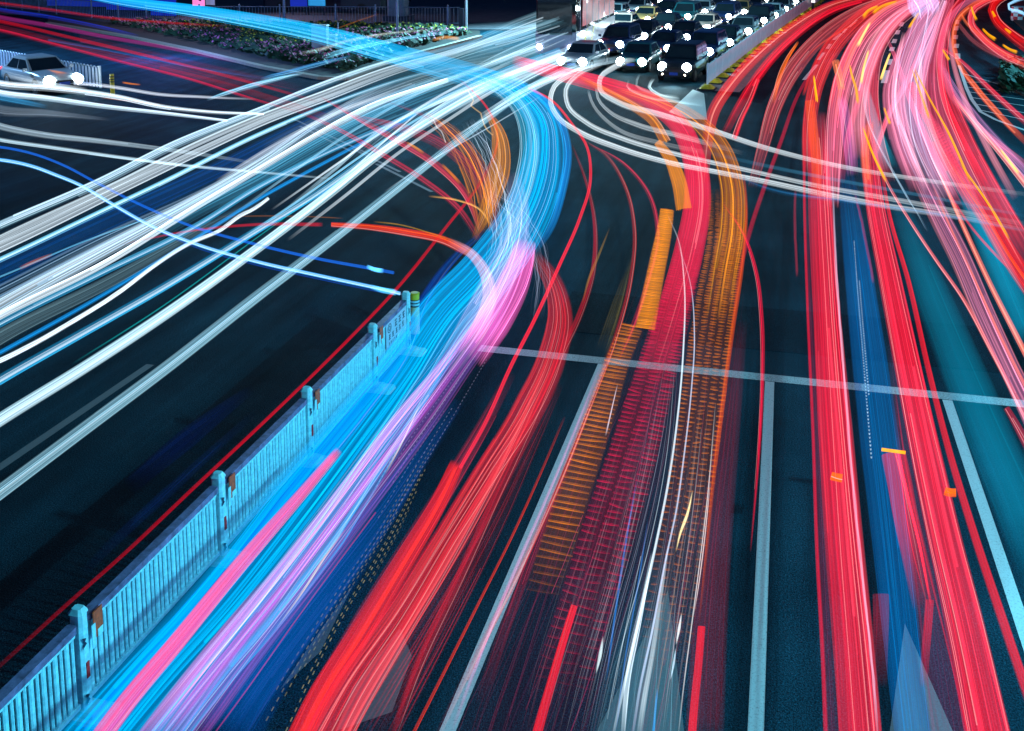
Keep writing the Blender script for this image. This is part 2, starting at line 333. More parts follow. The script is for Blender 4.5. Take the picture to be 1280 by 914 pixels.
def make_car(name, kind, paint_, lights=True):
    """front faces +X, origin on the ground under the middle"""
    L, Wd, hs, hr = dict(sedan=(4.6, 1.8, .92, 1.45), suv=(4.7, 1.9, 1.08, 1.78), van=(4.9, 1.85, 1.15, 1.95), hatch=(4.1, 1.75, .95, 1.52))[kind]
    w = Wd / 2; root = empty(name)
    hood = {'sedan': .80, 'suv': 1.0, 'van': 1.0, 'hatch': .86}[kind]
    xs = [(-L / 2, .55, hs * .80, .80), (-L / 2 + .10, .32, hs * .97, .90), (-L / 2 + .5, .24, hs, 1.), (-L * .18, .22, hs, 1.), (L * .12, .22, hs, 1.), (L * .2, .22, hs * .99, 1.), (L / 2 - .75, .22, hood + .06, .98), (L / 2 - .25, .24, hood - .03, .92), (L / 2 - .06, .28, hood - .14, .82), (L / 2, .36, hood - .26, .74)]
    b = MB(); ring = []
    for x, zb, zt, k in xs:
        ww = w * k; hgt = zt - zb
        sec = [(ww * .86, zb), (ww * .97, zb + hgt * .15), (ww, zb + hgt * .5), (ww * .985, zb + hgt * .78), (ww * .93, zt - hgt * .05), (ww * .8, zt), (0, zt + .035)]
        ring.append([(x, y, z) for y, z in sec] + [(x, -y, z) for y, z in sec[:-1][::-1]])
    n = len(ring[0]); v = [p for r in ring for p in r]; f = []
    for i in range(len(ring) - 1):
        for k in range(n): f.append((i * n + k, i * n + (k + 1) % n, (i + 1) * n + (k + 1) % n, (i + 1) * n + k))
    f.append(tuple(range(n))); f.append(tuple(range((len(ring) - 1) * n, len(ring) * n)))
    b.add(v, f); body = b.build('body', paint_, root, True)
    # greenhouse
    x0, x1 = {'sedan': (-L * .38, L * .20), 'suv': (-L * .47, L * .2), 'van': (-L * .48, L * .26), 'hatch': (-L * .47, L * .22)}[kind]
    r0, r1 = {'sedan': (x0 + .65, x1 - .75), 'suv': (x0 + .22, x1 - .62), 'van': (x0 + .12, x1 - .5), 'hatch': (x0 + .3, x1 - .68)}[kind]
    zb, zr = hs - .02, hr; wb, wr = w * .93, w * .74
    b = MB(); b.add([(x1, -wb, zb), (x1, wb, zb), (x0, wb, zb), (x0, -wb, zb), (r1, -wr, zr - .05), (r1, wr, zr - .05), (r0, wr, zr - .05), (r0, -wr, zr - .05),
                     (r1 - .12, -wr * .8, zr), (r1 - .12, wr * .8, zr), (r0 + .12, wr * .8, zr), (r0 + .12, -wr * .8, zr)],
                    [(0, 1, 5, 4), (1, 2, 6, 5), (2, 3, 7, 6), (3, 0, 4, 7), (4, 5, 9, 8), (5, 6, 10, 9), (6, 7, 11, 10), (7, 4, 8, 11), (8, 9, 10, 11)])
    b.build('roof_and_pillars', paint_, root)
    A = lambda *p: Vector(p)
    def quad(name_, a, b_, c, d, u0=.06, u1=.94, v0=.08, v1=.92, off=.012, par=root, m=GLASS):
        def pt(u, v_): return (a * (1 - u) + b_ * u) * (1 - v_) + (d * (1 - u) + c * u) * v_
        n_ = (b_ - a).cross(d - a).normalized(); mid = pt(.5, .5)
        if n_.dot(mid - Vector(((x0 + x1) / 2, 0, hs))) < 0: n_ = -n_
        P4 = [pt(u0, v0), pt(u1, v0), pt(u1, v1), pt(u0, v1)]
        bb = MB(); bb.add([p + n_ * off for p in P4] + [p - n_ * .004 for p in P4], [(0, 1, 2, 3), (7, 6, 5, 4), (0, 1, 5, 4), (1, 2, 6, 5), (2, 3, 7, 6), (3, 0, 4, 7)])
        return bb.build(name_, m, par)
    quad('windscreen', A(x1, -wb, zb), A(x1, wb, zb), A(r1, wr, zr - .05), A(r1, -wr, zr - .05))
    quad('rear_window', A(x0, wb, zb), A(x0, -wb, zb), A(r0, -wr, zr - .05), A(r0, wr, zr - .05))
    for sg in (1, -1):
        for u0, u1 in ((.06, .47), (.51, .92)):
            quad('side_window', A(x1, sg * wb, zb), A(x0, sg * wb, zb), A(r0, sg * wr, zr - .05), A(r1, sg * wr, zr - .05), u0, u1, .1, .88)
        b = MB(); b.box((x1 - .12, sg * (w + .10), hs + .08), (.10, .2, .14), bev=.03, taper=.85); b.build('wing_mirror', paint_, root)
        b = MB(); hz = hood - .20; b.tube([(L / 2 - .17, sg * w * .66, hz), (L / 2 - .015, sg * w * .66, hz)], [.23, .21], 16); b.tube([(L / 2 - .015, sg * w * .66, hz), (L / 2 + .05, sg * w * .64, hz)], [.21, .12], 16)
        b.build('headlight', HEADL if lights else GLASS, root)
        b = MB(); b.tube([(L / 2 - .12, sg * w * .62, .42), (L / 2 + .01, sg * w * .6, .42)], .06, 10); b.build('fog_lamp', FOG if lights else GLASS, root)
        b = MB(); b.box((-L / 2 + .05, sg * w * .7, hs * .85), (.14, .3, .16), bev=.03); b.build('tail_light', TAIL, root)
        for xx in (L * .31, -L * .30):
            R_ = .33 if kind in ('sedan', 'hatch') else .37
            b = MB(); b.tube([(xx, sg * (w - .20), R_), (xx, sg * (w - .0), R_)], R_, 18); wh = b.build('tyre', TYRE, root)
            b = MB(); b.tube([(xx, sg * (w - .02), R_), (xx, sg * (w + .012), R_)], [R_ * .64, R_ * .5], 12); o = b.build('rim', RIM, wh)
    b = MB(); b.box((L / 2 - .02, 0, hood - .27), (.06, w * .85, .16), bev=.01); b.build('grille', GRILL, root)
    b = MB(); b.box((L / 2 - .01, 0, .36), (.07, w * 1.2, .12), bev=.01); b.build('lower_intake', GRILL, root)
    b = MB(); b.box((L / 2 + .035, 0, .47), (.015, .44, .14)); b.build('number_plate', PLATE, root)
    return root
protos = {}
def place_car(kind, colr, pos, rz, label, group, name=None, roofsign=False):
    nm = name or {'sedan': 'sedan', 'suv': 'suv', 'van': 'minivan', 'hatch': 'hatchback'}[kind]
    if (kind, colr) in protos: o = copy_tree(protos[(kind, colr)])
    else: o = protos[(kind, colr)] = make_car(nm, kind, CP[colr])
    o.location = pos; o.rotation_euler = (0, 0, rz)
    tag(o, label, 'car', group)
    return o
QG = 'cars waiting with headlights on behind the junction'
lane_names = ['barrier lane', 'second lane from the barrier', 'third lane from the barrier', 'fourth lane from the barrier', 'fifth lane from the barrier']
ordn = ['front', 'second', 'third', 'fourth', 'fifth', 'sixth', 'seventh', 'eighth', 'ninth']
queue = [
 [('suv', 'black', 1.5), ('suv', 'navy', 8.6), ('sedan', 'black', 15.6), ('hatch', 'grey', 22.3), ('suv', 'black', 29.8), ('sedan', 'white', 37), ('sedan', 'silver', 44), ('suv', 'grey', 51.5)],
 [('sedan', 'teal', 4.2), ('sedan', 'navy', 11), ('sedan', 'black', 17.6), ('sedan', 'blush', 24.5), ('suv', 'navy', 32), ('sedan', 'gold', 39.5), ('sedan', 'black', 46.5), ('van', 'white', 54)],
 [('sedan', 'silver', 3.2), ('suv', 'navy', 10.4), ('sedan', 'black', 17.4), ('sedan', 'black', 24), ('suv', 'teal', 31), ('sedan', 'white', 38.4), ('suv', 'black', 46), ('sedan', 'silver', 53)],
 [('sedan', 'silver', 9), ('sedan', 'white', 16), ('sedan', 'blush', 22.8), ('sedan', 'gold', 29.6), ('sedan', 'black', 36.6), ('van', 'silver', 44), ('sedan', 'red', 51.5)],
 [('sedan', 'gold', 17.5), ('sedan', 'gold', 24.4), ('hatch', 'silver', 31.4), ('sedan', 'white', 38.6), ('suv', 'black', 46)],
]
words = {'suv': 'SUV', 'sedan': 'sedan', 'hatch': 'hatchback', 'van': 'minivan'}
for li, row in enumerate(queue):
    for k, (kind, colr, sdist) in enumerate(row):
        p = barpt(sdist + 2.4); q = barpt(sdist + 3.4); d = q - p; d /= np.linalg.norm(d); n = np.array([-d[1], d[0], 0])
        off = 2.0 + 2.95 * li + random.uniform(-.15, .15)
        pos = p + n * off
        rz = math.atan2(-d[1], -d[0]) + random.uniform(-.03, .03)
        o_ = 'last' if k == len(row) - 1 else ordn[k]
        place_car(kind, colr, Vector([float(a) for a in pos]), rz, f'{colr} {words[kind]} with lit headlights, {o_} car in the {lane_names[li]}', QG)

# silver car crossing at the upper left
pa, pb = U(0, 85), U(125, 108); dd = (pb - pa) / np.linalg.norm(pb - pa)
cpos = P(52, 111); lc = place_car('sedan', 'silver', cpos, math.atan2(dd[1], dd[0]) - .05, 'silver sedan with glaring headlights driving past the hoop fence', None)
lc.scale = (1.12, 1.12, 1.12)
for k_ in ('group',):
    if k_ in lc: del lc[k_]
for sg in (-.6, .6):
    q = Vector(cpos) + Vector((*(dd[:2] * 2.5), .6)); lamp('SPOT', q + Vector((-dd[1] * sg, dd[0] * sg, 0)), (.4, .8, 1), 2600, q + Vector((dd[0] * 10, dd[1] * 10 , -.5)), spot_size=1.6, spot_blend=.8, shadow_soft_size=.08)
# front-row headlamp beams
for li in (0, 1, 2, 3):
    sd = queue[li][0][2]; p = barpt(sd); d = barpt(sd + 1) - p; n = np.array([-d[1], d[0], 0]); q = p + n * (2.0 + 2.95 * li)
    q = Vector([float(v) for v in q]) + Vector((0, 0, .75)); lamp('SPOT', q - Vector(d) * .2, (.5, .88, 1), 800 if li == 0 else 260, q + Vector([float(-v) for v in d]) * 8 + Vector((1.2 if li == 0 else 0, 0, -.9)), spot_size=1.5, spot_blend=.7, shadow_soft_size=.1)

# bus at the back of the left lane
BUSW = mat('bus_lilac_paint', (.22, .20, .32), .3, coat=.5, noise=.1); BUSR = mat('bus_red_reflection', (.7, .02, .05), .35, noise=.4, scale=2); BUSY = mat('bus_yellow_stripe', (.7, .55, .05), .4)
p = barpt(25); q = barpt(26); d = q - p; n = np.array([-d[1], d[0], 0])
front = P(668, 74); rear_ = P(726, 46); dv = front - rear_; LB = dv.length; brz = math.atan2(dv.y, dv.x)
front = front + Vector((-dv.y, dv.x, 0)).normalized() * 1.25
bus = tag(empty('city_bus', front, brz), 'lilac city bus with red window reflections and yellow stripe left of the waiting cars', 'bus')
b = MB(); b.box((-LB / 2, 0, 1.0), (LB, 2.5, 1.3), bev=.25); b.box((-LB / 2, 0, 4.35), (LB - .05, 2.46, .4), bev=.3, taper=.97); b.build('lower_body', BUSW, bus)
b = MB(); b.box((-LB / 2, 0, 2.9), (LB - .1, 2.42, 2.6), bev=.2); b.build('window_band', GLASS, bus)
b = MB(); b.box((-LB / 2 - .6, -1.262, 2.95), (LB - 2.5, .02, 2.2)); b.box((-LB / 2 - .6, 1.262, 2.95), (LB - 2.5, .02, 2.2)); b.build('red_window_reflection', BUSR, bus)  # red reflection in the bus windows, put in as coloured panels
for k in range(6):
    b = MB(); b.box((-1.2 - k * 1.9, -1.27, 2.9), (.09, .03, 2.6)); b.box((-1.2 - k * 1.9, 1.27, 2.9), (.09, .03, 2.6)); b.build('window_pillar', BUSW, bus)
b = MB()
for k in range(2): b.add([(-2 - k * 2.2, 1.256, .4), (-2.5 - k * 2.2, 1.256, .4), (-3.6 - k * 2.2, 1.256, 1.6), (-3.1 - k * 2.2, 1.256, 1.6)], [(0, 1, 2, 3)])
b.build('yellow_stripe', BUSY, bus)
for sg in (1, -1):
    b = MB(); b.tube([(-.05, sg * .95, .75), (.03, sg * .95, .75)], .17, 14); b.build('headlight', HEADL, bus)
    for xx in (-2.4, -LB + 2.6):
        b = MB(); b.tube([(xx, sg * .95, .48), (xx, sg * 1.26, .48)], .48, 20); b.build('tyre', TYRE, bus)
b = MB(); b.box((.02, 0, 2.7), (.05, 2.1, 2.4), bev=.01); b.build('windscreen', GLASS, bus)

# ------------------------------------------------------------------ upper left: hoop fence, bollard, verge, railing
STEEL = mat('white_hoop_steel', (.7, .72, .78), .35, noise=.1)
pa = U(-30, 80); pb = U(126, 110); Lh = np.linalg.norm(pb - pa); nh = int(Lh / .33)
hf = tag(empty('hoop_fence', Vector([float(a) for a in pb])), 'white steel fence of tall rounded hoops behind the silver sedan', 'fence')
b = MB()
for k in range(nh):
    c = pa + (pb - pa) * (k + .5) / nh; rr = .11
    pts = [c + dd * -rr, c + dd * -rr + np.array([0, 0, .95])] + [c + dd * (-rr * math.cos(a)) + np.array([0, 0, .95 + rr * math.sin(a)]) for a in (PI / 4, PI / 2, 3 * PI / 4)] + [c + dd * rr + np.array([0, 0, .95]), c + dd * rr]
    b.tube(pts, .026, 6)
loc(b, 'hoop_panel', STEEL, hf)
b = MB(); b.tube([pa + np.array([0, 0, .12]), pb + np.array([0, 0, .12])], .03, 6); loc(b, 'bottom_rail', STEEL, hf)
b = MB(); b.box((pb[0], pb[1], .55), (.12, .12, 1.1), bev=.03); loc(b, 'end_post', STEEL, hf)
yb = tag(empty('yellow_bollard', P(141, 119)), 'slim yellow bollard with dark bands at the hoop fence end', 'bollard')
b = MB(); b.tube([(0, 0, 0), (0, 0, 1.0)], .10, 12); b.build('sleeve', YEL, yb)
b = MB()
for z in (.62, .74, .86): b.tube([(0, 0, z), (0, 0, z + .045)], .106, 12)
b.build('dark_band', INK, yb)

# verge with kerb, soil and flowers
kerb = [(60, 30), (165, 48), (240, 64), (330, 86), (400, 99), (432, 100), (462, 88), (500, 74), (560, 58), (600, 47)]
back = [(600, 40), (560, 38), (420, 32), (250, 30), (130, 29), (60, 20)]
kg = [U(x, y) for x, y in kerb]; bk = [U(x, y) for x, y in back]
s = MB(); s.prism([tuple(a) for a in kg + bk], -.1, .10); struct('verge_soil', s, SOIL)
s = MB()
for a, c in zip(kg, kg[1:]):
    d = c - a; L_ = np.linalg.norm(d); mid = (a + c) / 2; s.box((mid[0], mid[1], .07), (L_ + .1, .38, .18), math.atan2(d[1], d[0]))
TAN = mat('kerb_tan', (.30, .22, .16), .8, noise=.25); struct('verge_kerb', s, TAN)
s = MB(); far = [U(x, y) for x, y in ((-200, 10), (60, 20), (130, 29), (250, 30), (420, 32), (560, 38), (640, 38))]
s.prism([tuple(a) for a in far] + [(10, 160, 0), (-220, 160, 0)], -.1, .08); struct('pavement', s, PAV)
# flowers and leaves
def in_poly(x, y, poly):
    c = False; j = len(poly) - 1
    for i in range(len(poly)):
        if (poly[i][1] > y) != (poly[j][1] > y) and x < (poly[j][0] - poly[i][0]) * (y - poly[i][1]) / (poly[j][1] - poly[i][1]) + poly[i][0]: c = not c
        j = i
    return c
region = [(125, 30), (165, 36), (240, 52), (330, 74), (400, 88), (432, 92), (462, 80), (500, 67), (560, 50), (590, 44), (560, 40), (420, 35), (250, 33)]
leafs, pinks, yels = MB(), MB(), MB(); cnt = 0
while cnt < 7500:
    x, y = random.uniform(120, 595), random.uniform(29, 93)
    if not in_poly(x, y, region): continue
    cnt += 1; p = U(x, y, .0); hh = random.uniform(.15, .55) ; p = p + np.array([0, 0, hh])
    def petal(mb, c, sz):
        a = random.uniform(0, PI); t_ = random.uniform(-.6, .6); e1 = np.array([math.cos(a), math.sin(a), t_]) * sz; e2 = np.array([-math.sin(a) * .6, math.cos(a) * .6, random.uniform(.2, .8)]) * sz
        mb.add([c - e1, c - e2, c + e1, c + e2], [(0, 1, 2, 3)])
    petal(leafs, p, random.uniform(.14, .30))
    front_ = (y - 32) / 60; isy = 300 < x < 400 or (x > 230 and y < 45) ; r = random.random()
    if isy and y < 62 and r < .35: petal(yels, p + np.array([0, 0, .12]), random.uniform(.06, .12))
    elif (not isy or y > 58 ) and r < .42: petal(pinks, p + np.array([0, 0, .12]), random.uniform(.07, .13))
LEAF = mat('leaf_green', (.03, .07, .03), .7, noise=.5, scale=1.5); PINKF = mat('petal_pink', (.65, .13, .28), .7, noise=.3, scale=2); YELF = mat('petal_yellow', (.6, .5, .03), .7, noise=.3, scale=2)
tag(leafs.build('bedding_leaves', LEAF), kind='stuff', label='low dark green leaves of the flower bed beside the upper road', cat='plants')
tag(pinks.build('pink_flowers', PINKF), kind='stuff', label='small pink flowers along the kerb of the flower bed', cat='flowers')
tag(yels.build('yellow_flowers', YELF), kind='stuff', label='small yellow flowers at the back of the flower bed', cat='flowers')
# pavement railing behind the flowers
DST = mat('railing_blue_grey', (.22, .26, .36), .4, metal=.3, noise=.2)
rl = [U(-30, 8), U(115, 24), U(250, 32), U(420, 32), U(560, 33), U(575, 33)]
rlg = tag(empty('pavement_railing', Vector([float(a) for a in rl[0]])), 'blue grey upright bar railing along the pavement behind the flower bed', 'railing')
for a, c in zip(rl, rl[1:]):
    d = c - a; L_ = np.linalg.norm(d); u = d / L_; b = MB(); n = int(L_ / .24)
    b.tube([a + np.array([0, 0, 1.5]), c + np.array([0, 0, 1.5])], .035, 6); b.tube([a + np.array([0, 0, .25]), c + np.array([0, 0, .25])], .03, 6)
    for k in range(n): q = a + d * (k + .5) / n; b.tube([q + np.array([0, 0, .25]), q + np.array([0, 0, 1.5])], .018, 4)
    loc(b, 'bar_panel', DST, rlg)
    for k in range(max(1, int(L_ / 3.2))):
        q = a + u * k * 3.2; b = MB(); b.box((q[0], q[1], .85), (.12, .12, 1.7), bev=.02); loc(b, 'post', DST, rlg)
# utility cabinets
CAB = mat('cabinet_grey', (.42, .40, .36), .6, noise=.2); CAB2 = mat('cabinet_blush', (.5, .38, .36), .6, noise=.2)
def cabinet(px, py, w_, dp, hh, m, label, rz=.1):
    o = tag(empty('utility_cabinet', P(px, py), rz), label, 'cabinet', None)
    b = MB(); b.box((0, 0, hh / 2), (w_, dp, hh), bev=.04); b.build('housing', m, o)
    b = MB(); b.box((0, 0, hh + .04), (w_ + .1, dp + .1, .08), bev=.05, taper=.9); b.build('lid', m, o)
    b = MB(); b.box((0, -dp / 2 - .008, hh * .5), (w_ * .86, .014, hh * .84)); dr = b.build('door', m, o)
    b = MB(); b.box((w_ * .3, -dp / 2 - .03, hh * .5), (.04, .03, .2)); b.build('handle', INK, dr)
cabinet(401, 70, .95, .6, 1.85, CAB, 'tall grey utility cabinet standing among the flowers')
cabinet(415, 68, .6, .5, 1.15, CAB2, 'short pinkish utility cabinet right of the tall grey one')
# poles, pillar, signs and dark hulks along the pavement
def pole(px, py, r, hh, m, label, name='street_pole', lean=0):
    q = P(px, py); o = tag(empty(name, q), label, 'pole')
    b = MB(); b.tube([(0, 0, 0), (lean * .5, 0, hh * .5), (lean, 0, hh)], [r, r * .9, r * .75], 10); b.build('shaft', m, o)
    b = MB(); b.box((0, 0, .05), (r * 4, r * 4, .1), bev=.03); b.build('base_plate', m, o); return o
pole(356, 33, .12, 7, DST, 'blue grey pole behind the railing left of the dark coach')
pole(497, 55, .09, 7, DST, 'slim pole rising from the flowers in front of the concrete pillar')
tp = pole(583, 40, .10, 7, STEEL, 'pale pole at the right tip of the flower bed')
b = MB(); b.box((-.35, 0, 1.0), (.4, .35, 1.5), bev=.05); b.build('control_box', INK, tp)
pole(423, 52, .035, 1.3, STEEL, 'short thin white stake beside the cabinets', 'stake')
CPIL = mat('pillar_concrete', (.20, .24, .30), .8, noise=.2)
q = P(498, 27); o = tag(empty('concrete_pillar', q), 'thick grey concrete pillar with dark foot on the pavement', 'pillar')
b = MB(); b.box((0, 0, 5), (1.5, 1.3, 10), bev=.15); b.build('shaft', CPIL, o); b = MB(); b.box((0, 0, .25), (2.2, 1.9, .5), bev=.1); b.build('foot', INK, o)
PNK = mat('pink_lit_sign', (.9, .3, .6), .5, emit=1.1, ecol=(1, .22, .55)); BLU = mat('blue_lit_panel', (.02, .05, .6), .5, emit=.16, ecol=(.01, .06, 1)); CYP = mat('cyan_lit_panel', (.05, .4, .8), .5, emit=.45, ecol=(.04, .5, 1)); LIL = mat('lilac_panel', (.5, .5, .75), .5, emit=.25, ecol=(.6, .6, 1))
def panel(px, py, w_, hh, m, name, label, cat, z0=.3):
    q = P(px, py); o = tag(empty(name, q), label, cat); b = MB(); b.box((0, 0, z0 + hh / 2), (w_, .12, hh), bev=.01); b.build('face', m, o)
    b = MB(); b.box((0, .09, z0 + hh / 2), (w_ + .1, .06, hh + .1), bev=.01); b.box((-w_ * .4, .1, z0 / 2), (.08, .08, z0)); b.box((w_ * .4, .1, z0 / 2), (.08, .08, z0)); b.build('frame', INK, o); return o
pk = panel(249, 20, 1.15, 1.6, PNK, 'lit_sign', 'small glowing pink sign with a dark arrow on the railing', 'sign', .9)
b = MB(); b.add([(-.3, -.07, 1.9), (-.24, -.07, 1.95), (.25, -.07, 1.45), (.2, -.07, 1.4)], [(0, 1, 2, 3)]); b.add([(.3, -.07, 1.3), (.32, -.07, 1.6), (0, -.07, 1.35)], [(0, 1, 2)]); b.build('arrow', INK, pk)
panel(263, 19, .9, 1.6, LIL, 'notice_board', 'pale lilac notice board right of the pink sign', 'board', .9)
panel(205, 24, 2.4, 2.2, BLU, 'blue_light_box', 'narrow blue glowing hoarding left of the pink sign', 'light box')
panel(105, 12, 8, 2.4, BLU, 'blue_light_box', 'wide blue glowing hoarding behind the far left railing', 'light box')
panel(170, 17, 6, 1.7, BLU, 'blue_light_box', 'middle blue glowing hoarding under the cyan beam', 'light box')
panel(395, 20, 1.8, 1.6, CYP, 'cyan_light_box', 'small square cyan glowing panel on the dark coach side', 'light box', .9)
panel(374, 20, 1.6, 1.7, BLU, 'blue_light_box', 'small blue glowing panel beside the square cyan one', 'light box', .8)
DARK = mat('coach_dark_paint', (.010, .012, .03), .35, coat=.4)
cq = P(410, 16); co = tag(empty('parked_coach', cq, 0), 'long black coach parked behind the railing under blue light boxes', 'bus')
b = MB(); b.box((0, 0, 1.9), (12, 2.5, 2.8), bev=.4); b.build('body', DARK, co)
b = MB(); b.box((0, -1.27, 2.6), (11, .03, 1.0)); b.build('window_band', GLASS, co)
for xx in (-4, 3.8):
    b = MB(); b.tube([(xx, -1.27, .5), (xx, -.9, .5)], .5, 18); b.build('tyre', TYRE, co)
wc = make_car('parked_car', 'sedan', CP['white'], False); wc.location = P(482, 8); wc.rotation_euler = (0, 0, .1); tag(wc, 'white parked sedan between the dark coach and the concrete pillar', 'car')
lamp('POINT', P(478, 18, 4), (.8, .5, 1), 900, shadow_soft_size=.4)  # bare purple fill light added by the pillar, no lamp body
lamp('POINT', P(200, 12, 3), (.15, .25, 1), 2500, shadow_soft_size=.4)  # bare blue fill light added near the hoardings, no lamp body
# dark hedge closing the view behind the pavement
b = MB(); HED = mat('hedge_dark', (.02, .035, .02), .9, noise=.4)
for k in range(5000):
    c = np.array([random.uniform(-130, -15), 0, 0]); c[1] = 118 + random.uniform(0, 3); c[2] = random.uniform(0, 4) ** 1.0
    a = random.uniform(0, PI); e1 = np.array([math.cos(a), math.sin(a), random.uniform(-.5, .5)]) * .4; e2 = np.array([-math.sin(a), math.cos(a), random.uniform(.3, 1)]) * .35
    b.add([c - e1, c - e2, c + e1, c + e2], [(0, 1, 2, 3)])
tag(b.build('far_hedge', HED), kind='stuff', label='dark leafy hedge beyond the pavement', cat='hedge')

# ------------------------------------------------------------------ right side: barrel, kerb island
q = P(1273, 26); o = tag(empty('crash_barrel', q), 'red and white chequered crash barrel on the right kerb island', 'barrel')
WB = mat('barrel_white', (.75, .75, .78), .5); RB = mat('barrel_red', (.6, .02, .04), .45)
b = MB(); b.tube([(0, 0, 0), (0, 0, .1), (0, 0, 1.15), (0, 0, 1.2)], [.55, .6, .6, .5], 20); b.build('drum', WB, o)
b = MB()
for r_ in range(4):
    for k in range(10):
        if (k + r_) % 2: continue
        a0, a1 = 2 * PI * k / 10, 2 * PI * (k + 1) / 10; z0 = .12 + r_ * .26
        pts = []
        for t_ in (a0, (a0 + a1) / 2, a1): pts.append((.608 * math.cos(t_), .608 * math.sin(t_)))
        for u_, v_ in zip(pts, pts[1:]): b.add([(*u_, z0), (*v_, z0), (*v_, z0 + .26), (*u_, z0 + .26)], [(0, 1, 2, 3)])
b.build('red_check', RB, o)
s = MB(); isl = [U(x, y) for x, y in ((1262, 22), (1290, 48), (1400, 60), (1500, 20), (1300, -20), (1270, 5))]; s.prism([tuple(a) for a in isl], -.1, .12); struct('kerb_island', s, mat('dark_island', (.03, .03, .03), .9, noise=.3))
s = MB(); isl = [U(x, y) for x, y in ((1248, 107), (1300, 130), (1420, 160), (1420, 90), (1300, 84), (1262, 92))]; s.prism([tuple(a) for a in isl], -.1, .12); struct('planted_island', s, SOIL)
b = MB()
for k in range(1500):
    x = random.uniform(1250, 1330); y = random.uniform(86, 118)
    c = U(x, y) + np.array([0, 0, random.uniform(.1, .8)]); a = random.uniform(0, PI); z = random.uniform(.08, .2); e1 = np.array([math.cos(a), math.sin(a), random.uniform(-.5, .5)]) * z; e2 = np.array([-math.sin(a), math.cos(a), random.uniform(.3, 1)]) * z
    b.add([c - e1, c - e2, c + e1, c + e2], [(0, 1, 2, 3)])
tag(b.build('island_shrubbery', LEAF), kind='stuff', label='dark low planting on the kerb island at the right edge', cat='plants')
for k, (x, y) in enumerate(((1016, 13), (1045, 6), (1054, 5.5), (1064, 3))):
    o = tag(empty('marker_post', P(x, y + 1)), ['white topped marker post nearest the barrier end', 'white topped marker post second from the barrier end', 'white topped marker post third from the barrier end', 'white topped marker post farthest along the kerb'][k], 'marker post', 'marker posts along the kerb')
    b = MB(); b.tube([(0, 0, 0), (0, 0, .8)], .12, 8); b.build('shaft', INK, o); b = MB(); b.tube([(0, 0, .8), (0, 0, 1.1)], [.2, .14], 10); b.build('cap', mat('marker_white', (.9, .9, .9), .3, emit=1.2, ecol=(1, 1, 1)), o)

# ------------------------------------------------------------------ street lamps that light the approach lanes, standing unseen right of the view, plus added fill lamps
def street_lamp(x, y, label, col, power):
    o = tag(empty('street_lamp', (x, y, 0)), label, 'street lamp', 'street lamps round the junction')
    b = MB(); b.tube([(0, 0, 0), (0, 0, 9), (-.6, 0, 9.7), (-2.4, 0, 10)], [.14, .09, .07, .06], 10); b.build('post', DST, o)
    b = MB(); b.box((-2.8, 0, 9.95), (1.0, .35, .12), bev=.05); b.build('lamp_head', DST, o)
    b = MB(); b.box((-2.8, 0, 9.88), (.8, .26, .02)); b.build('lens', mat('lamp_lens', (.7, .9, 1), .3, emit=20, ecol=(.3, .9, 1)), o)
    MATS['lamp_lens'].cycles.emission_sampling = 'NONE'
    l = lamp('AREA', (x - 2.8, y, 9.84), col, power, (x - 3.6, y, 0), shape='RECTANGLE', size=.8, size_y=.26); return o
TEAL = (.11, .60, .84)
street_lamp(15.5, 8, 'street lamp right of the near lanes', TEAL, 11500)
street_lamp(16.5, 34, 'street lamp right of the middle lanes', TEAL, 6500)
street_lamp(-45.5, 46, 'added unseen street lamp left of the hoop fence', (.24, .55, 1), 11000)  # added out of view to brighten the silver sedan and upper left road
street_lamp(24, 62, 'street lamp right of the far lanes', TEAL, 6500)
l_ = lamp('AREA', P(583, 40) + Vector((1.5, 0, 9.6)), (.28, .78, 1), 17000, (-9, 66, 0), shape='RECTANGLE', size=.8, size_y=.3)  # lamp and its arm added above the pole to brighten the waiting cars
b = MB(); b.tube([(-.1, 0, 6.9), (0, 0, 9.4), (1.3, 0, 9.8)], .07, 8); b.box((1.5, 0, 9.75), (.9, .35, .12), bev=.04); b.build('added_lamp_arm', DST, tp)
lamp('AREA', P(300, 20) + Vector((0, 0, 9)), (.75, .65, 1), 1600, P(320, 70), shape='RECTANGLE', size=.8, size_y=.3)  # bare fill light added to brighten the flower bed and pavement
#TRAILS
# ------------------------------------------------------------------ light trails: glowing strands of real thickness hanging at lamp height
def spline(pts, n):
    p = np.array(pts, float); d = np.r_[0, np.cumsum(np.linalg.norm(np.diff(p[:, :2], axis=0), axis=1))]; t = np.linspace(0, d[-1], n)
    p = np.vstack([2 * p[0] - p[1], p, 2 * p[-1] - p[-2]]); d = np.r_[2 * d[0] - d[1], d, 2 * d[-1] - d[-2]]
    i = np.clip(np.searchsorted(d, t, 'right') - 1, 1, len(d) - 3)
    def cr(P0, P1, P2, P3, t0, t1, t2, t3, tt):
        a1 = ((t1 - tt) / (t1 - t0))[:, None] * P0 + ((tt - t0) / (t1 - t0))[:, None] * P1
        a2 = ((t2 - tt) / (t2 - t1))[:, None] * P1 + ((tt - t1) / (t2 - t1))[:, None] * P2
        a3 = ((t3 - tt) / (t3 - t2))[:, None] * P2 + ((tt - t2) / (t3 - t2))[:, None] * P3
        b1 = ((t2 - tt) / (t2 - t0))[:, None] * a1 + ((tt - t0) / (t2 - t0))[:, None] * a2
        b2 = ((t3 - tt) / (t3 - t1))[:, None] * a2 + ((tt - t1) / (t3 - t1))[:, None] * a3
        return ((t2 - tt) / (t2 - t1))[:, None] * b1 + ((tt - t1) / (t2 - t1))[:, None] * b2
    return cr(p[i - 1], p[i], p[i + 1], p[i + 2], d[i - 1], d[i], d[i + 1], d[i + 2], t)
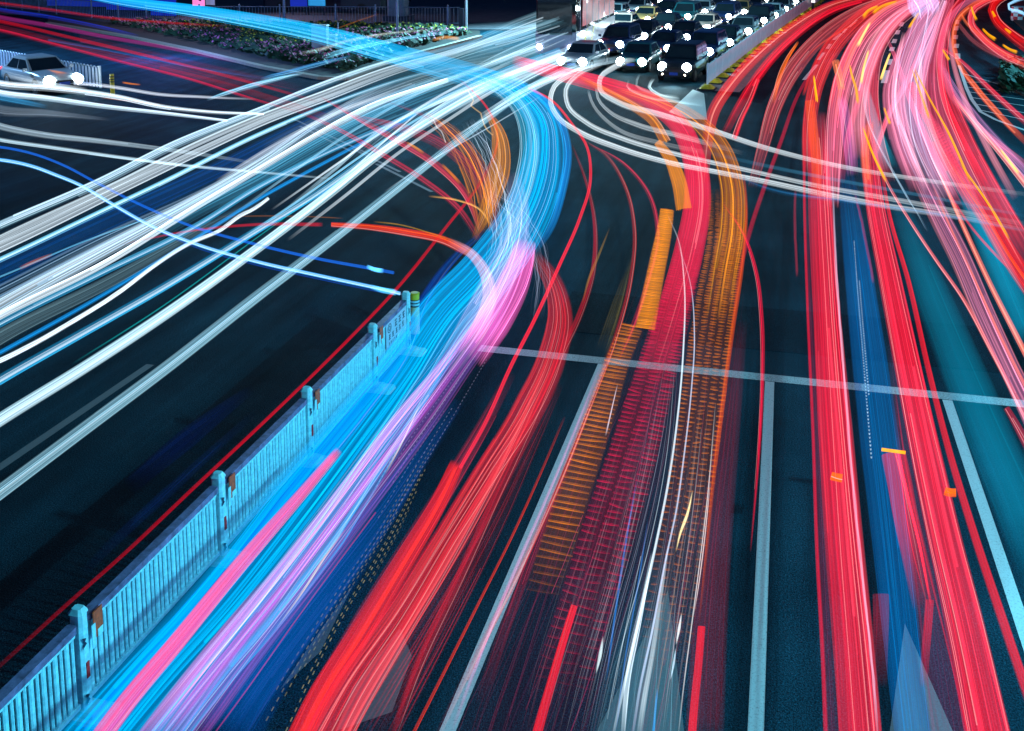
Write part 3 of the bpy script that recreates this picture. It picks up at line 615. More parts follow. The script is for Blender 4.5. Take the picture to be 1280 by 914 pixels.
class Glow:
    op = .3
    def __init__(s): s.v = []; s.f = []; s.c = []; s.n = 0
    def sweep(s, C, Lv, Zr, col, K=8, pw=1.0):
        """C centres (n,3), Lv half-width vectors (n,3), Zr half-heights (n), col (n,3)"""
        n = len(C); th = np.arange(K) * 2 * PI / K + (PI / 2)
        ring = C[:, None] + Lv[:, None] * np.cos(th)[None, :, None]; ring[..., 2] += Zr[:, None] * np.sin(th)[None, :]
        pr = np.maximum(np.abs(np.sin(th)), .02) ** pw
        s.v.append(ring.reshape(-1, 3)); s.c.append((col[:, None] * pr[None, :, None]).reshape(-1, 3))
        i = np.arange(n - 1)[:, None]; k = np.arange(K)[None]; a = i * K + k; b = i * K + (k + 1) % K
        s.f.append(np.stack([a, b, b + K, a + K], -1).reshape(-1, 4) + s.n); s.n += n * K
    def strand(s, pts2, r, h, col, K=6, pw=.8):
        C = U(pts2[:, 0], pts2[:, 1], h); T = np.gradient(C, axis=0); T[:, 2] = 0; T /= np.linalg.norm(T, axis=1)[:, None] + 1e-9
        N = np.stack([T[:, 1], -T[:, 0], np.zeros(len(T))], -1); R_ = r * depth(C) / FPX
        s.sweep(C, N * R_[:, None], R_, col, K, pw)
    def sheet(s, pl, pr, h, col, K=12, pw=.5, thick=.10):
        A = U(pl[:, 0], pl[:, 1], h); B = U(pr[:, 0], pr[:, 1], h); Lv = (B - A) / 2; W_ = np.linalg.norm(Lv, axis=1)
        # keep the winding the same for both travel directions
        s.sweep((A + B) / 2, Lv, np.minimum(W_ * thick, .2), col, K, pw)
    def build(s, name, parent=None):
        v = np.concatenate(s.v).astype(np.float32); f = np.concatenate(s.f).astype(np.int32); c = np.concatenate(s.c).astype(np.float32)
        me = bpy.data.meshes.new(name); me.vertices.add(len(v)); me.vertices.foreach_set('co', v.ravel()); me.loops.add(f.size); me.loops.foreach_set('vertex_index', f.ravel())
        me.polygons.add(len(f)); me.polygons.foreach_set('loop_start', np.arange(len(f), dtype=np.int32) * 4); me.polygons.foreach_set('loop_total', np.full(len(f), 4, np.int32))
        at = me.attributes.new('glow', 'FLOAT_COLOR', 'POINT'); at.data.foreach_set('color', np.c_[c, np.clip(np.sqrt(np.clip(c.max(1), 0, 1)) * s.op, 0, .97)].astype(np.float32).ravel())
        me.update(); me.validate(); me.materials.append(GLOW)
        bm = bmesh.new(); bm.from_mesh(me); bmesh.ops.recalc_face_normals(bm, faces=bm.faces) if False else None; bm.free()
        o = bpy.data.objects.new(name, me); COL.objects.link(o); o.parent = parent; return o
def parse(sx): return [tuple(float(a) for a in q.split(',')) for q in sx.split()]
WH = (222, 242, 255); CW = (120, 215, 255); CYA = (0, 170, 225); BLU_ = (0, 100, 215); DBL = (0, 60, 130); RD = (255, 22, 45); PK = (255, 70, 105); SAL = (255, 105, 100); HP_ = (255, 120, 190)
VI = (150, 95, 205); OR = (255, 140, 20); YE = (255, 190, 20); PLM = (95, 22, 55); MAG = (215, 60, 170); GRY_ = (112, 172, 202); LAV = (190, 170, 230); ORD = (255, 60, 25)
seed_n = [0]
def perp(p):
    t = np.gradient(p[:, :2], axis=0); t /= np.linalg.norm(t, axis=1)[:, None] + 1e-9; return np.stack([-t[:, 1], t[:, 0]], -1)
def fade_env(n, fa, fb):
    t = np.linspace(0, 1, n); e = np.ones(n)
    if fa > 0: e *= np.clip(t / fa, 0, 1) ** .8
    if fb > 0: e *= np.clip((1 - t) / fb, 0, 1) ** .8
    return e
def trail(name, label, pts, w, col, s=1., n=None, h=.8, fill=.45, sk=.6, fade=(0, 0), c2=None, wob=0., hs=.06, thin=.8, comb=0., group=None, fillpw=.5, dash=0, core=None, parent=None, lite=1., op=None):
    """pts px polyline; w (start, end) width in px; s strength; n strands over the width; fill strength of the soft body between them"""
    seed_n[0] += 1; rg = np.random.default_rng(seed_n[0] * 13 + 5)
    pts = parse(pts) if isinstance(pts, str) else pts
    ln = sum(math.dist(a, b) for a, b in zip(pts, pts[1:])); m = int(np.clip(ln / 7, 10, 130))
    P2 = spline(pts, m)
    w = w if isinstance(w, (tuple, list)) else (w, w); W_ = np.interp(np.linspace(0, 1, m), np.linspace(0, 1, len(w)), w)
    if P2[-1, 0] < P2[0, 0] and False: pass
    env = fade_env(m, *fade)
    def off(p): return p[0] > 1281 or p[1] > 915 or p[0] < -1
    for end in (0, 1):   # carry trails on past the edge of the view
        e_ = P2[-1] if end else P2[0]
        if off(e_):
            d_ = (P2[-1] - P2[-3]) if end else (P2[0] - P2[2]); d_ = d_ / np.linalg.norm(d_)
            if e_[1] + d_[1] * 170 < 15: continue
            ex = e_ + d_ * np.linspace(14, 170, 10)[:, None]
            P2 = np.vstack([P2, ex]) if end else np.vstack([ex[::-1], P2]); k_ = np.ones(10)
            W_ = np.r_[W_, k_ * W_[-1]] if end else np.r_[k_ * W_[0], W_]; env = np.r_[env, k_ * env[-1]] if end else np.r_[k_ * env[0], env]
    m = len(P2); Nn = perp(P2); c = lin(col); cc = lin(c2) if c2 else c
    G = Glow(); white = min(col) > 85; G.op = op if op is not None else (.10 if white else .30); wm = W_.mean(); s = s * (1.3 if white else 1.08)
    if fill:
        # wound so the top faces outward whichever way the trail runs
        A, B = P2 + Nn * W_[:, None] * .5, P2 - Nn * W_[:, None] * .5
        noise = 1 + .10 * np.sin(np.linspace(0, 9, m) + rg.uniform(0, 6))
        G.sheet(A, B, h, (c[None] * (s * fill * (1. if white or sk < .5 else .85) * env * noise)[:, None]), pw=fillpw)
    if n is None: n = max(1, int(wm / 2.6))
    n = int(n * lite * (2.1 if n > 2 else 1))
    for k in range(n):
        u = ((k + rg.uniform(.1, .9)) / n - .5) * .94 if n > 1 else 0
        r = rg.uniform(.3, 1.1) * thin if n > 1 else wm * .5
        if n > 1 and rg.random() < .2: r *= 2.2
        r = min(r, wm * .5)
        st = s * (rg.lognormal(-.6, .8) if n > 1 else 1.) * (1 if r < 2 else .7)
        kk = rg.random(); colk = c * (1 - kk) + cc * kk
        if n > 5 and s > .52 and c.max() > .45 and rg.random() < .055: colk = colk * .6 + np.array([.5, .42, .40] if c[0] > c[2] else [.35, .5, .55]); st = max(s, .6) / max(sk, .4) * .8; r = min(r, .6)
        off = u * W_
        if n > 1: off = off + wm * .05 * np.sin(np.linspace(0, rg.uniform(2, 7), m) + rg.uniform(0, 6))
        if wob: off = off + wob * np.sin(np.cumsum(rg.normal(0, 1, m)) * .9)
        q = P2 + Nn * off[:, None]
        i0, i1 = 0, m
        if n > 4 and rg.random() < .35:
            i0 = int(rg.uniform(0, .5) * m); i1 = int(rg.uniform(.6, 1) * m)
            if i1 - i0 < 6: i0, i1 = 0, m
        rr = np.full(m, r) * np.interp(np.linspace(0, 1, m), [0, 1], [w[0] / max(wm, .1), w[-1] / max(wm, .1)]).clip(.5, 1.6) if n > 1 else W_ * .5
        G.strand(q[i0:i1], rr[i0:i1], h + rg.uniform(-hs, hs), colk[None] * (sk * st * env)[i0:i1, None])
    if core:
        cc_, cs, cw = core; G.strand(P2, W_ * cw * .5, h + .02, lin(cc_)[None] * (cs * env)[:, None], K=8)
    o = G.build(name, parent)
    if parent is None: tag(o, label, 'light trail', group)
    return o
def ladder(name, label, pts, w, col, s=1., h=.9, step=.18, thick=.035, fade=(0, .3), cols=1, gap=.12, fill=0., tilt=0., dens=1.):
    """rungs left by pulsing lamps, one every `step` metres along the path"""
    seed_n[0] += 1; rg = np.random.default_rng(seed_n[0])
    P2 = spline(parse(pts), 400); W_ = np.interp(np.linspace(0, 1, 400), np.linspace(0, 1, len(w)), w); Nn = perp(P2)
    C = U(P2[:, 0], P2[:, 1], h); d = np.r_[0, np.cumsum(np.linalg.norm(np.diff(C, axis=0), axis=1))]; ts = np.arange(0, d[-1], step)
    idx = np.interp(ts, d, np.arange(400)); c = lin(col); env = fade_env(400, *fade)
    G = Glow()
    for i in idx:
        i0 = int(i); f = i - i0; i1 = min(i0 + 1, 399); p = P2[i0] * (1 - f) + P2[i1] * f; nn = Nn[i0]; ww = W_[i0]
        for k in range(cols):
            a = (-.5 + (k + gap / 2) / cols) * ww; b = (-.5 + (k + 1 - gap / 2) / cols) * ww
            L3 = U(*(p + nn * a), h); R3_ = U(*(p + nn * b), h)
            # rungs lie straight across the lane
            ym = (L3[1] + R3_[1]) / 2; 
            if tilt: L3[1], R3_[1] = ym + (L3[1] - ym) * tilt, ym + (R3_[1] - ym) * tilt
            L3 = L3 + rg.normal(0, .008, 3); R3_ = R3_ + rg.normal(0, .008, 3)
            t = np.array([0, .5, 1.])[:, None]; Cc = L3 * (1 - t) + R3_ * t; T = (R3_ - L3) / np.linalg.norm(R3_ - L3)
            N_ = np.array([T[1], -T[0], 0]) * thick; taper = np.array([.6, 1, .7])
            G.sweep(Cc, N_[None] * taper[:, None], thick * taper, c[None] * (s * env[i0] * rg.uniform(.6, 1.2)) * np.array([.5, 1, .8])[:, None], K=4)
    if fill:
        A, B = P2 + Nn * W_[:, None] * .5, P2 - Nn * W_[:, None] * .5
        k = slice(0, 400, 6); G.sheet(A[k], B[k], h - .02, thick=.02, col= c[None] * (s * fill * env[k])[:, None])
    return tag(G.build(name), label, 'light trail')
def dots(name, label, pts, w, col, s=1., n=6, h=.9, r=.008, step=.12, fade=(.1, .3)):
    seed_n[0] += 1; rg = np.random.default_rng(seed_n[0]); P2 = spline(parse(pts), 300); Nn = perp(P2); W_ = np.interp(np.linspace(0, 1, 300), np.linspace(0, 1, len(w)), w); G = Glow(); c = lin(col)
    for k in range(n):
        q = P2 + Nn * (((k + rg.uniform(.2, .8)) / n - .5) * W_)[:, None]; C = U(q[:, 0], q[:, 1], h + rg.uniform(-.1, .1)); d = np.r_[0, np.cumsum(np.linalg.norm(np.diff(C, axis=0), axis=1))]
        a, b = rg.uniform(0, .4), rg.uniform(.6, 1); ts = np.arange(d[-1] * a, d[-1] * b, step); sk = s * rg.uniform(.4, 1.1)
        for t in ts:
            p0 = np.array([np.interp(t, d, C[:, j]) for j in range(3)]); p1 = np.array([np.interp(t + step * .45, d, C[:, j]) for j in range(3)]); T = (p1 - p0) / (np.linalg.norm(p1 - p0) + 1e-9); N_ = np.array([T[1], -T[0], 0]) * r
            if np.linalg.norm(p1 - p0) < 1e-4: continue
            G.sweep(np.stack([p0, p1]), np.stack([N_, N_]), np.array([r, r]), np.stack([c, c]) * sk * rg.uniform(.7, 1.2), K=4)
    return tag(G.build(name), label, 'light trail', kind='stuff')

WT, RT, CT, BT, PT, OT = 'white_light_trail', 'red_light_trail', 'cyan_light_trail', 'blue_light_trail', 'pink_light_trail', 'orange_light_trail'
# ---- headlight streams sweeping from the queue to the lower left
trail(WT, 'thick pale white light trail, topmost of the stream running to the left edge', '-20,291 0,282 120,230 220,180 320,140 420,100 480,80 540,66 600,50', (11, 5), GRY_, .7, 5, h=.65, fade=(0, .3), c2=WH, core=(WH, 1.0, .22))
trail(WT, 'second white light trail from the top of the left-running stream, split in fine lines', '-20,308 0,298 150,228 250,178 320,148 400,118 480,88 560,66 640,40', (8, 5), WH, .7, 5, h=.65, fill=.25, fade=(0, .3))
trail(WT, 'third white light trail from the top of the left-running stream with a soft wide edge', '-20,318 0,309 160,232 260,184 330,152 410,122 500,88 580,66', (12, 5), WH, .8, 6, h=.65, fill=.22, fade=(0, .3))
trail(WT, 'white light trail just above the dark blue band on the left', '-20,334 0,325 120,268 200,230 320,170 420,128 500,100 560,84', (7, 4), CW, .9, 3, h=.65, fade=(0, .3), c2=WH, core=(WH, 1.1, .3))
trail(BT, 'wide dark blue light band inside the white stream on the left', '-20,352 0,342 130,280 280,210 400,150 520,110', (34, 12), (0, 72, 150), .5, 9, h=.7, fill=.6, fade=(0, .3))
trail(CT, 'hair-thin cyan light trail crossing the dark blue band', '-10,350 0,346 110,300 230,258', (2.2, 1.5), CW, .9, 1, h=.9, fill=0, fade=(0, .3))
trail(OT, 'short orange glow on the dark blue band at the left', '24,336 45,326 66,318', (5, 4), (210, 110, 50), .7, 2, h=.9, fade=(.2, .2))
trail(WT, 'broad soft light trail under the dark blue band, pale and striped', '-20,376 0,366 120,305 260,240 340,195 420,150 520,108', (20, 8), (70, 140, 190), .6, 9, h=.65, c2=WH, fill=.15)
trail(WT, 'widest and brightest white light trail of the left-running stream', '-20,396 0,384 120,318 220,264 320,206 400,152 440,128 494,103', (24, 5), WH, .85, 11, h=.65, fill=.30, c2=(120, 190, 235), fade=(0, .3))
trail(WT, 'bright white light trail just below the widest one', '-20,406 0,395 130,330 250,256 320,214 390,172 460,134 560,100', (9, 5), WH, .9, 4, h=.65, fill=.5)
trail(CT, 'cyan edged light trail beneath the brightest white ones', '-20,416 0,405 120,345 250,280 320,236 400,195 500,150 620,92 700,62', (9, 5), (40, 165, 225), .9, 4, h=.65, c2=CW, core=(WH, .9, .3))
trail(BT, 'teal blue light band fanning between the middle white trails', '150,322 250,262 320,226 420,170 520,125 600,96', (12, 20, 26), (10, 120, 165), .55, 14, h=.65, fill=.4, fade=(.3, .2), c2=CW)
trail(WT, 'dull grey light trail of many fine lines left of centre', '-20,434 0,422 130,356 260,284 330,246', (20, 8), (92, 122, 132), .6, 9, h=.65, fill=.3, fade=(0, .3))
trail(CT, 'narrow blue light trail above the wavering white one', '-20,452 0,441 120,374 240,301 320,251 420,196 520,143', (6, 4), (20, 150, 235), 1, 2, h=.65, fill=.6)
trail(WT, 'wavering white light trail that stops short in mid road', '-20,460 0,451 130,378 240,303 275,288 300,270 318,261 336,248', (7, 4), WH, .9, 3, h=.65, wob=.5, fill=.6)
trail(CT, 'strong pale cyan light trail with blue edges reaching the left edge at mid height', '-20,487 0,475 90,424 200,362 320,289 400,240 470,190 540,144 640,92 720,60', (13, 6), (30, 160, 220), .8, 4, h=.65, c2=CW, core=(WH, 1.0, .45))
trail(WT, 'thick white light trail with cyan edge, next to lowest of the stream', '-20,538 0,525 105,460 210,391 320,312 415,240 470,196 540,150 640,94 700,70', (17, 7), (165, 210, 228), .85, 6, h=.65, c2=WH, fill=.8, core=(WH, .8, .3))
trail(CT, 'hair-thin turquoise light trail along the thick white one', '90,455 200,385 320,298 400,240 480,180', (1.8, 1.2), (20, 215, 220), .8, 1, h=.75, fill=0, fade=(.2, .3))
trail(WT, 'lowest grey white light trail of the stream, nearest the guardrail side', '-20,630 0,615 100,540 210,458 320,372 420,296 500,233 600,155 660,112 720,80', (19, 8), (98, 150, 172), .72, 10, h=.65, fill=.6, c2=(170, 210, 225), core=(WH, .55, .12))
trail(WT, 'white light trail curving above the lower ones near the top of the junction', '330,300 420,235 500,172 560,128 620,100 700,72 770,50', (5, 5), WH, .8, 2, h=.65, fade=(.4, 0))
trail(WT, 'pale light trail ending in fine threads over the red arcs', '360,260 420,210 480,160 520,140 600,108 680,76', (5, 4), (170, 210, 230), .7, 3, h=.65, wob=.6, fade=(.3, 0))
for k, (a, lab) in enumerate((('512,82 580,62 660,36 740,16', 'white light trail, leftmost of those passing the bus'), ('512,116 560,100 640,70 720,44 760,30', 'white light trail beside the bus front'), ('520,140 600,104 680,74 730,54 780,30', 'white light trail crossing the silver cars at the queue'),
                              ('560,140 640,100 700,76 750,56 800,44', 'soft white light trail ending at the second lane of cars'), ('600,146 660,110 720,86 780,72', 'thick milky light trail ending at the front silver sedan'), ('620,120 680,88 740,62 790,40', 'faint white light trail between the silver sedans'))):
    trail(WT, lab, a, (6, 7), (165, 205, 225), .6, 5, h=.7, fill=.5, fade=(.15, .3), c2=WH)
trail(WT, 'broad pale ghost light of a passing vehicle left of the bus', '520,92 580,74 640,58 700,36', (8, 34, 40), (95, 135, 145), .45, 16, h=.9, fill=.35, fade=(.2, .2), c2=(190, 200, 200))
trail(WT, 'greyish wide streak over the road under the white stream top', '330,190 420,148 520,108 600,84', (22, 26), (110, 140, 150), .28, 12, h=.7, fade=(.4, .3), c2=WH)
# ---- blue and cyan lines on the left
trail(CT, 'brilliant white-blue light trail ending at the guardrail', '-10,199 0,200 40,208 70,219 97,230 140,255 190,283 250,307 320,327 400,345 470,360 500,367', (4.5, 5), (60, 170, 255), 1.2, 1, h=1.0, fill=.7, core=(WH, 1.4, .6))
trail(BT, 'thin blue light line shadowing the brilliant white-blue one', '110,240 180,280 250,311 320,331 400,349 480,366', (2, 2), (10, 90, 230), .7, 1, h=1.0, fill=0, fade=(.2, 0))
trail(BT, 'blue light trail ending in a small bright blob above the guardrail', '-10,183 0,184 40,192 80,207 118,227 180,258 240,283 310,303 400,324 460,335 492,341', (3, 4), (25, 110, 240), 1.0, 1, h=1.0, fill=.4)
trail(BT, 'small bright blue blob at the end of the blue light trail', '458,333 468,337 480,339', (5, 6), (90, 190, 255), 1.6, 2, h=1.0, fade=(.3, .3), fill=1.)
trail(CT, 'bright blue knot at the guardrail end of the brilliant line', '462,358 475,362 496,366', (6, 8), (90, 200, 255), 1.0, 2, h=1.0, fade=(.4, .1), fill=.8)
trail(CT, 'long cyan light beam slanting over the flower bed', '110,-6 130,-2 250,15 320,27 400,43 460,59 520,76 580,92 640,112', (7, 20, 30), (10, 170, 235), 1.15, 7, h=2.8, fill=.85, sk=.4, fade=(0, .35), c2=CW, hs=.15)
# ---- white streams at the left edge from the silver car
trail(WT, 'white light trail from the silver sedan to the stream, upper', '92,104 120,106 150,110 200,118 250,121 320,124', (4, 2), (175, 185, 200), .8, 3, h=.65, fade=(0, .3))
trail(WT, 'long white light trail sweeping under the silver sedan', '-10,103 0,105 60,110 150,122 200,133 260,140 330,143', (8, 3), WH, .95, 4, h=.65)
trail(WT, 'second white light trail sweeping under the silver sedan', '-10,114 0,116 60,123 130,133 200,141 284,151', (7, 3), WH, .85, 4, h=.65, c2=GRY_)
trail(WT, 'faint white light trail low across the upper left road', '-10,136 0,138 60,142 140,150', (12, 3), (150, 165, 180), .4, 5, h=.65, fade=(0, .5))
trail(WT, 'wide milky light trail from the left edge fading at mid road', '-10,155 0,158 50,168 120,176 200,186 270,196 330,206', (8, 3), (165, 190, 205), .8, 4, h=.65, fade=(0, .3))
trail(WT, 'thin milky light trail below the wide one at the left edge', '-10,173 0,175 60,184 150,197 240,208 330,216 420,224', (4, 2), (170, 200, 215), .75, 3, h=.65, fade=(0, .3))
trail(CT, 'pale cyan smear left of the silver sedan wheels', '-10,120 0,122 30,128 60,134', (8, 4), (60, 160, 220), .8, 4, h=.65, fade=(0, .5))
trail(WT, 'white flare trail in front of the silver sedan nose', '0,92 40,102 80,108 110,112', (5, 4), WH, .6, 3, h=.65, fade=(.4, .3))
trail(OT, 'thin amber side light trail along the silver sedan', '28,80 45,84 60,88 85,92', (3, 2), OR, .9, 1, h=1.0, fade=(.1, .2))
trail(OT, 'short amber dash right of the yellow bollard', '152,103 165,105 176,106', (2, 1.5), OR, .8, 1, h=.9, fade=(.2, .3))
trail(OT, 'faint orange thread on the road right of the hoop fence', '125,122 160,126 205,131', (1.5, 1.2), OR, .6, 1, h=.6, fade=(.2, .3), fill=0)
# ---- red trails on the far left road
for k, (a, ww, c_, s_, lab) in enumerate((
    ('-10,3 60,12 130,22 200,28 280,33', 3, RD, .55, 'dim red light trail in front of the far railing'),
    ('-10,10 0,12 60,21 130,35 175,46', 4, (30, 60, 230), .6, 'violet blue light trail nearest the verge'),
    ('-10,20 0,22 60,32 125,45 200,58 300,78', 5, MAG, .55, 'magenta light trail on the far left road'),
    ('-10,25 0,27 100,50 200,74 330,108 400,128', 4, RD, .85, 'upper bright red light trail on the far left road'),
    ('-10,34 0,36 80,56 150,72 250,94 330,114', 10, (150, 30, 50), .45, 'wide dull red light band on the far left road'),
    ('-10,36 0,38 70,56 150,77 230,97 330,128 380,142', 3.5, (255, 20, 70), .95, 'lowest crimson light trail on the far left road'),
    ('100,50 200,72 280,90 380,112', 12, (120, 30, 60), .4, 'plum light band under the tan kerb'),
    ('60,50 150,66 230,82 330,98', 3, (30, 110, 190), .5, 'thin blue light line among the far left red trails'),
    ('200,86 300,112 360,130 420,150', 9, (190, 35, 45), .5, 'rusty red light band entering the white stream'))):
    trail(RT if c_ in (RD,) or c_[0] > 200 else 'dim_light_trail', lab, a, (ww * .8, ww * .8), c_, s_ * .8, None if ww > 4 else 2, h=.8, fade=(0, .2), lite=1.4)
trail(CT, 'sky blue light dash over the flower bed kerb', '325,99 345,94 370,88 400,80 440,70', (3, 6, 3), (40, 150, 235), .8, 3, h=1.2, fade=(.2, .3), c2=CW, wob=.8)
trail(WT, 'pale jagged light dash between road and verge', '258,125 285,116 320,106 350,98 380,92', (3, 6, 3), CW, .9, 3, h=1.0, fade=(.2, .2), c2=WH, wob=.6)
trail(CT, 'light blue streak climbing from the cabinets to the right', '405,72 430,64 470,55 520,46 580,38', (6, 2), CW, .8, 3, h=1.0, fade=(.15, .5), wob=.5)
trail(WT, 'thin cream streak over the flower bed', '372,68 400,62 440,50 480,43 560,36', (4, 2), (190, 200, 190), .6, 3, h=.9, fade=(.2, .5), wob=.6)
trail(OT, 'thin brown light streak across the pavement railing', '420,36 445,27 475,17', (1.6, 1.2), (190, 110, 40), .7, 1, h=1.2, fade=(.2, .2), fill=0)
trail(OT, 'orange light streak beside the tip of the flower bed', '540,50 556,47 575,49', (3, 4), (250, 170, 90), .8, 2, h=1.0, fade=(.2, .1))
# ---- the cyan bus band
bus_c = '560,88 610,98 652,118 677,150 680,190 672,232 648,285 604,345 560,392 508,470 452,548 385,640 300,750 205,860 120,965'
trail(CT, 'wide cyan light band curving down along the guardrail', bus_c, (14, 30, 54, 64, 72, 82, 100, 118, 118, 118, 130, 140), (0, 128, 190), 1.05, 44, h=.55, fill=.9, sk=.55, fade=(.05, 0), c2=(0, 175, 230), hs=.3, thin=1.5, fillpw=.35)
trail(BT, 'deep blue light band hugging the foot of the guardrail', '610,285 570,320 532,372 505,440 452,510 392,582 320,675 240,770 150,878 80,965', (6, 16, 26, 30, 34, 40, 50), (0, 60, 200), 1.0, 14, h=.35, fill=.6, sk=.5, fade=(.3, 0), c2=(0, 130, 230), hs=.1, thin=1.4)
trail(CT, 'pale cyan light band inside the upper bend', '575,92 620,108 650,135 662,175 656,225 640,270 620,310', (8, 20, 26, 26, 20), (30, 190, 235), .7, 14, h=.9, fill=.5, fade=(.2, .3), c2=WH, hs=.2)
trail(CT, 'bright blue outer edge of the upper bend', '600,93 655,110 694,140 709,185 703,235 685,290 664,318', (6, 10, 12, 10), (0, 130, 225), .85, 8, h=.9, fill=.7, fade=(.2, .3), c2=(60, 190, 240))
trail(WT, 'tangle of fine white threads inside the bend', '585,150 610,200 622,245 628,300 612,350', (16, 34, 26), (200, 220, 245), .5, 14, h=.8, fill=0, fade=(.2, .3), wob=2.2, thin=.55)
trail(WT, 'loose white threads looping right of the bend', '600,240 640,262 668,300 678,350 672,400', (14, 26, 18), (190, 205, 240), .45, 9, h=.8, fill=0, fade=(.2, .3), wob=1.5, thin=.5)
# ---- pink and violet flow
trail(PT, 'glowing pink light bulb shape where the flow turns down', '658,300 650,332 634,372 612,410 586,450', (26, 40, 46, 40), (235, 90, 185), .6, 14, h=.8, fill=1., fade=(.12, .3), c2=(255, 150, 210), fillpw=.4)
trail(PT, 'lilac light band running from the bend to the lower left', '640,330 612,395 570,455 520,525 462,600 395,690 320,785 225,914 190,960', (30, 40, 52, 56, 60, 66), (120, 80, 195), .5, 24, h=.75, fill=.6, sk=.75, fade=(.15, .12), c2=(215, 95, 195), thin=1.2)
trail(PT, 'mauve light streak along the edge of the cyan band', '600,400 548,462 490,530 430,610 360,700 270,810 185,914', (10, 12, 14, 16), (220, 120, 205), .55, 5, h=.75, fill=.7, fade=(.2, .15), c2=LAV)
trail(PT, 'magenta light streak in the middle of the violet flow', '585,440 540,500 480,575 410,665 330,765 260,850 205,920', (8, 12, 16), (205, 70, 190), .55, 5, h=.75, fill=.8, fade=(.2, .1))
trail(BT, 'royal blue light band right of the violet flow', '575,500 530,560 475,640 410,725 330,830 265,925', (16, 44, 60, 70), (0, 84, 165), .5, 20, h=.45, fill=.8, sk=.4, fade=(.25, .15), c2=(60, 90, 210), thin=1.2)
trail(BT, 'dim navy light wash at the bottom left of centre', '480,650 420,730 340,830 280,930', (30, 60, 80), (0, 55, 120), .6, 8, h=.4, fill=.9, sk=.3, fade=(.3, .1))
trail(PT, 'bold hot pink light stripe beside the guardrail', '424,562 402,588 380,614 300,706 215,810 160,876 120,930', (9, 18, 22, 26), (255, 75, 145), 1.15, 8, h=.9, fill=.85, c2=(255, 110, 150), fade=(.03, 0), fillpw=.5, op=.7)
trail(PT, 'second fainter pink light stripe on the blue lane', '330,730 280,790 220,865 175,925', (10, 14, 16), (215, 60, 170), .5, 4, h=.9, fill=.7, fade=(.3, 0), c2=MAG)
trail('cream_light_trail', 'thin cream light line in the blue band', '432,660 405,698 378,740 345,786', (2.5, 3, 1.5), (245, 225, 150), .9, 1, h=.9, fill=0, fade=(.3, .4))
trail('cream_light_trail', 'thin cream light line in the violet flow', '528,498 505,548 482,592', (1.5, 2.5), (245, 215, 150), .9, 1, h=.9, fill=0, fade=(.3, .3))
trail(RT, 'hair-thin crimson line across the blue lane', '470,640 425,700 370,775 310,860 262,925', (1.6, 1.6), (230, 40, 110), .7, 1, h=.9, fill=0)
dots('dotted_light_trail', 'dotted cream light lines along the red flow', '560,530 520,600 480,675 430,755 385,835 345,914', (14, 26, 40, 60), (235, 225, 160), .3, 8)
dots('dotted_light_trail', 'dotted bluish white light lines in the violet flow', '600,440 560,500 520,560 485,620 450,680', (30, 50, 40), (200, 200, 240), .4, 6)
# ---- red flow left of centre
trail(RT, 'strong red light band bending down from the cyan curve', '668,318 690,350 700,395 690,445 655,520 610,590 560,670 500,770 440,860 405,925', (14, 34, 40, 34, 30, 36, 46, 56), (225, 25, 50), .6, 16, h=.8, fill=.7, sk=.55, fade=(.1, 0), c2=(255, 80, 80), thin=1.2)
trail(RT, 'bright scarlet light stripe at the core of the red flow', '572,578 550,625 500,710 445,800 400,870 370,930', (18, 26, 30, 32), (255, 25, 25), .7, 6, h=.8, fill=.8, fade=(.02, 0), c2=ORD, fillpw=.3, core=(ORD, .7, .3))
trail(RT, 'rosy light band left of the scarlet stripe', '640,465 600,540 565,600 510,690 450,790 400,880 380,925', (14, 24, 34, 40), (150, 30, 60), .45, 10, h=.8, fill=.6, c2=PK, fade=(.2, 0))
trail(RT, 'salmon light stripe right of the scarlet one', '690,440 650,530 610,610 560,700 500,800 440,905 430,925', (14, 16, 18, 20), (225, 55, 75), .6, 6, h=.8, fill=.7, c2=SAL, fade=(.2, 0))
trail(RT, 'long red light line crossing straight down from the top', '660,110 690,126 715,155 733,182 738,225 724,275 700,330 668,400 640,455 606,530 575,585', (2.5, 4, 5, 5), RD, .95, 2, h=.85, fill=.8, c2=PK)
trail(RT, 'red light arc bulging right of the pink bulb', '715,180 732,225 743,275 742,335 724,395 700,445 665,525 625,610 580,710 520,840 490,925', (3, 8, 12, 14, 12), (190, 25, 45), .6, 6, h=.8, fill=.5, fade=(.15, .1))
trail(RT, 'darker red light arc passing between the bulb and the orange rungs', '720,170 758,195 782,235 793,290 788,350 770,420 740,500 700,600 655,700 600,810 545,925', (3, 6, 7, 8), (200, 35, 45), .55, 4, h=.8, fill=.4, fade=(.1, .2), c2=(230, 80, 60))
trail(RT, 'dull red light arc meeting the orange rungs', '735,180 780,205 812,245 822,290 810,350 790,410 772,450', (3, 6, 6), (170, 35, 60), .6, 4, h=.8, fade=(.15, .2))
trail(RT, 'thin orange-red light line left of the first lane line', '706,520 672,600 640,670 600,750 555,840 512,925', (3, 3, 4), ORD, .65, 2, h=.8, fill=.5, fade=(.3, 0))
trail(RT, 'cluster of dim red threads left of the first lane line', '700,480 660,560 620,640 560,750 480,890 460,925', (8, 30, 50, 70), (165, 25, 45), .55, 12, h=.8, fill=.12, fade=(.2, .2), thin=.8)
trail('olive_light_trail', 'olive light wisp between the red arcs', '762,285 748,320 735,352 728,380', (1.5, 4, 2), (180, 140, 60), .7, 2, h=.9, fade=(.3, .3))
trail('olive_light_trail', 'faint olive brush of light above the stop line', '790,320 778,360 765,400 752,440', (3, 14, 18), (110, 100, 50), .4, 8, h=.9, fill=.2, fade=(.3, .3), thin=.6)
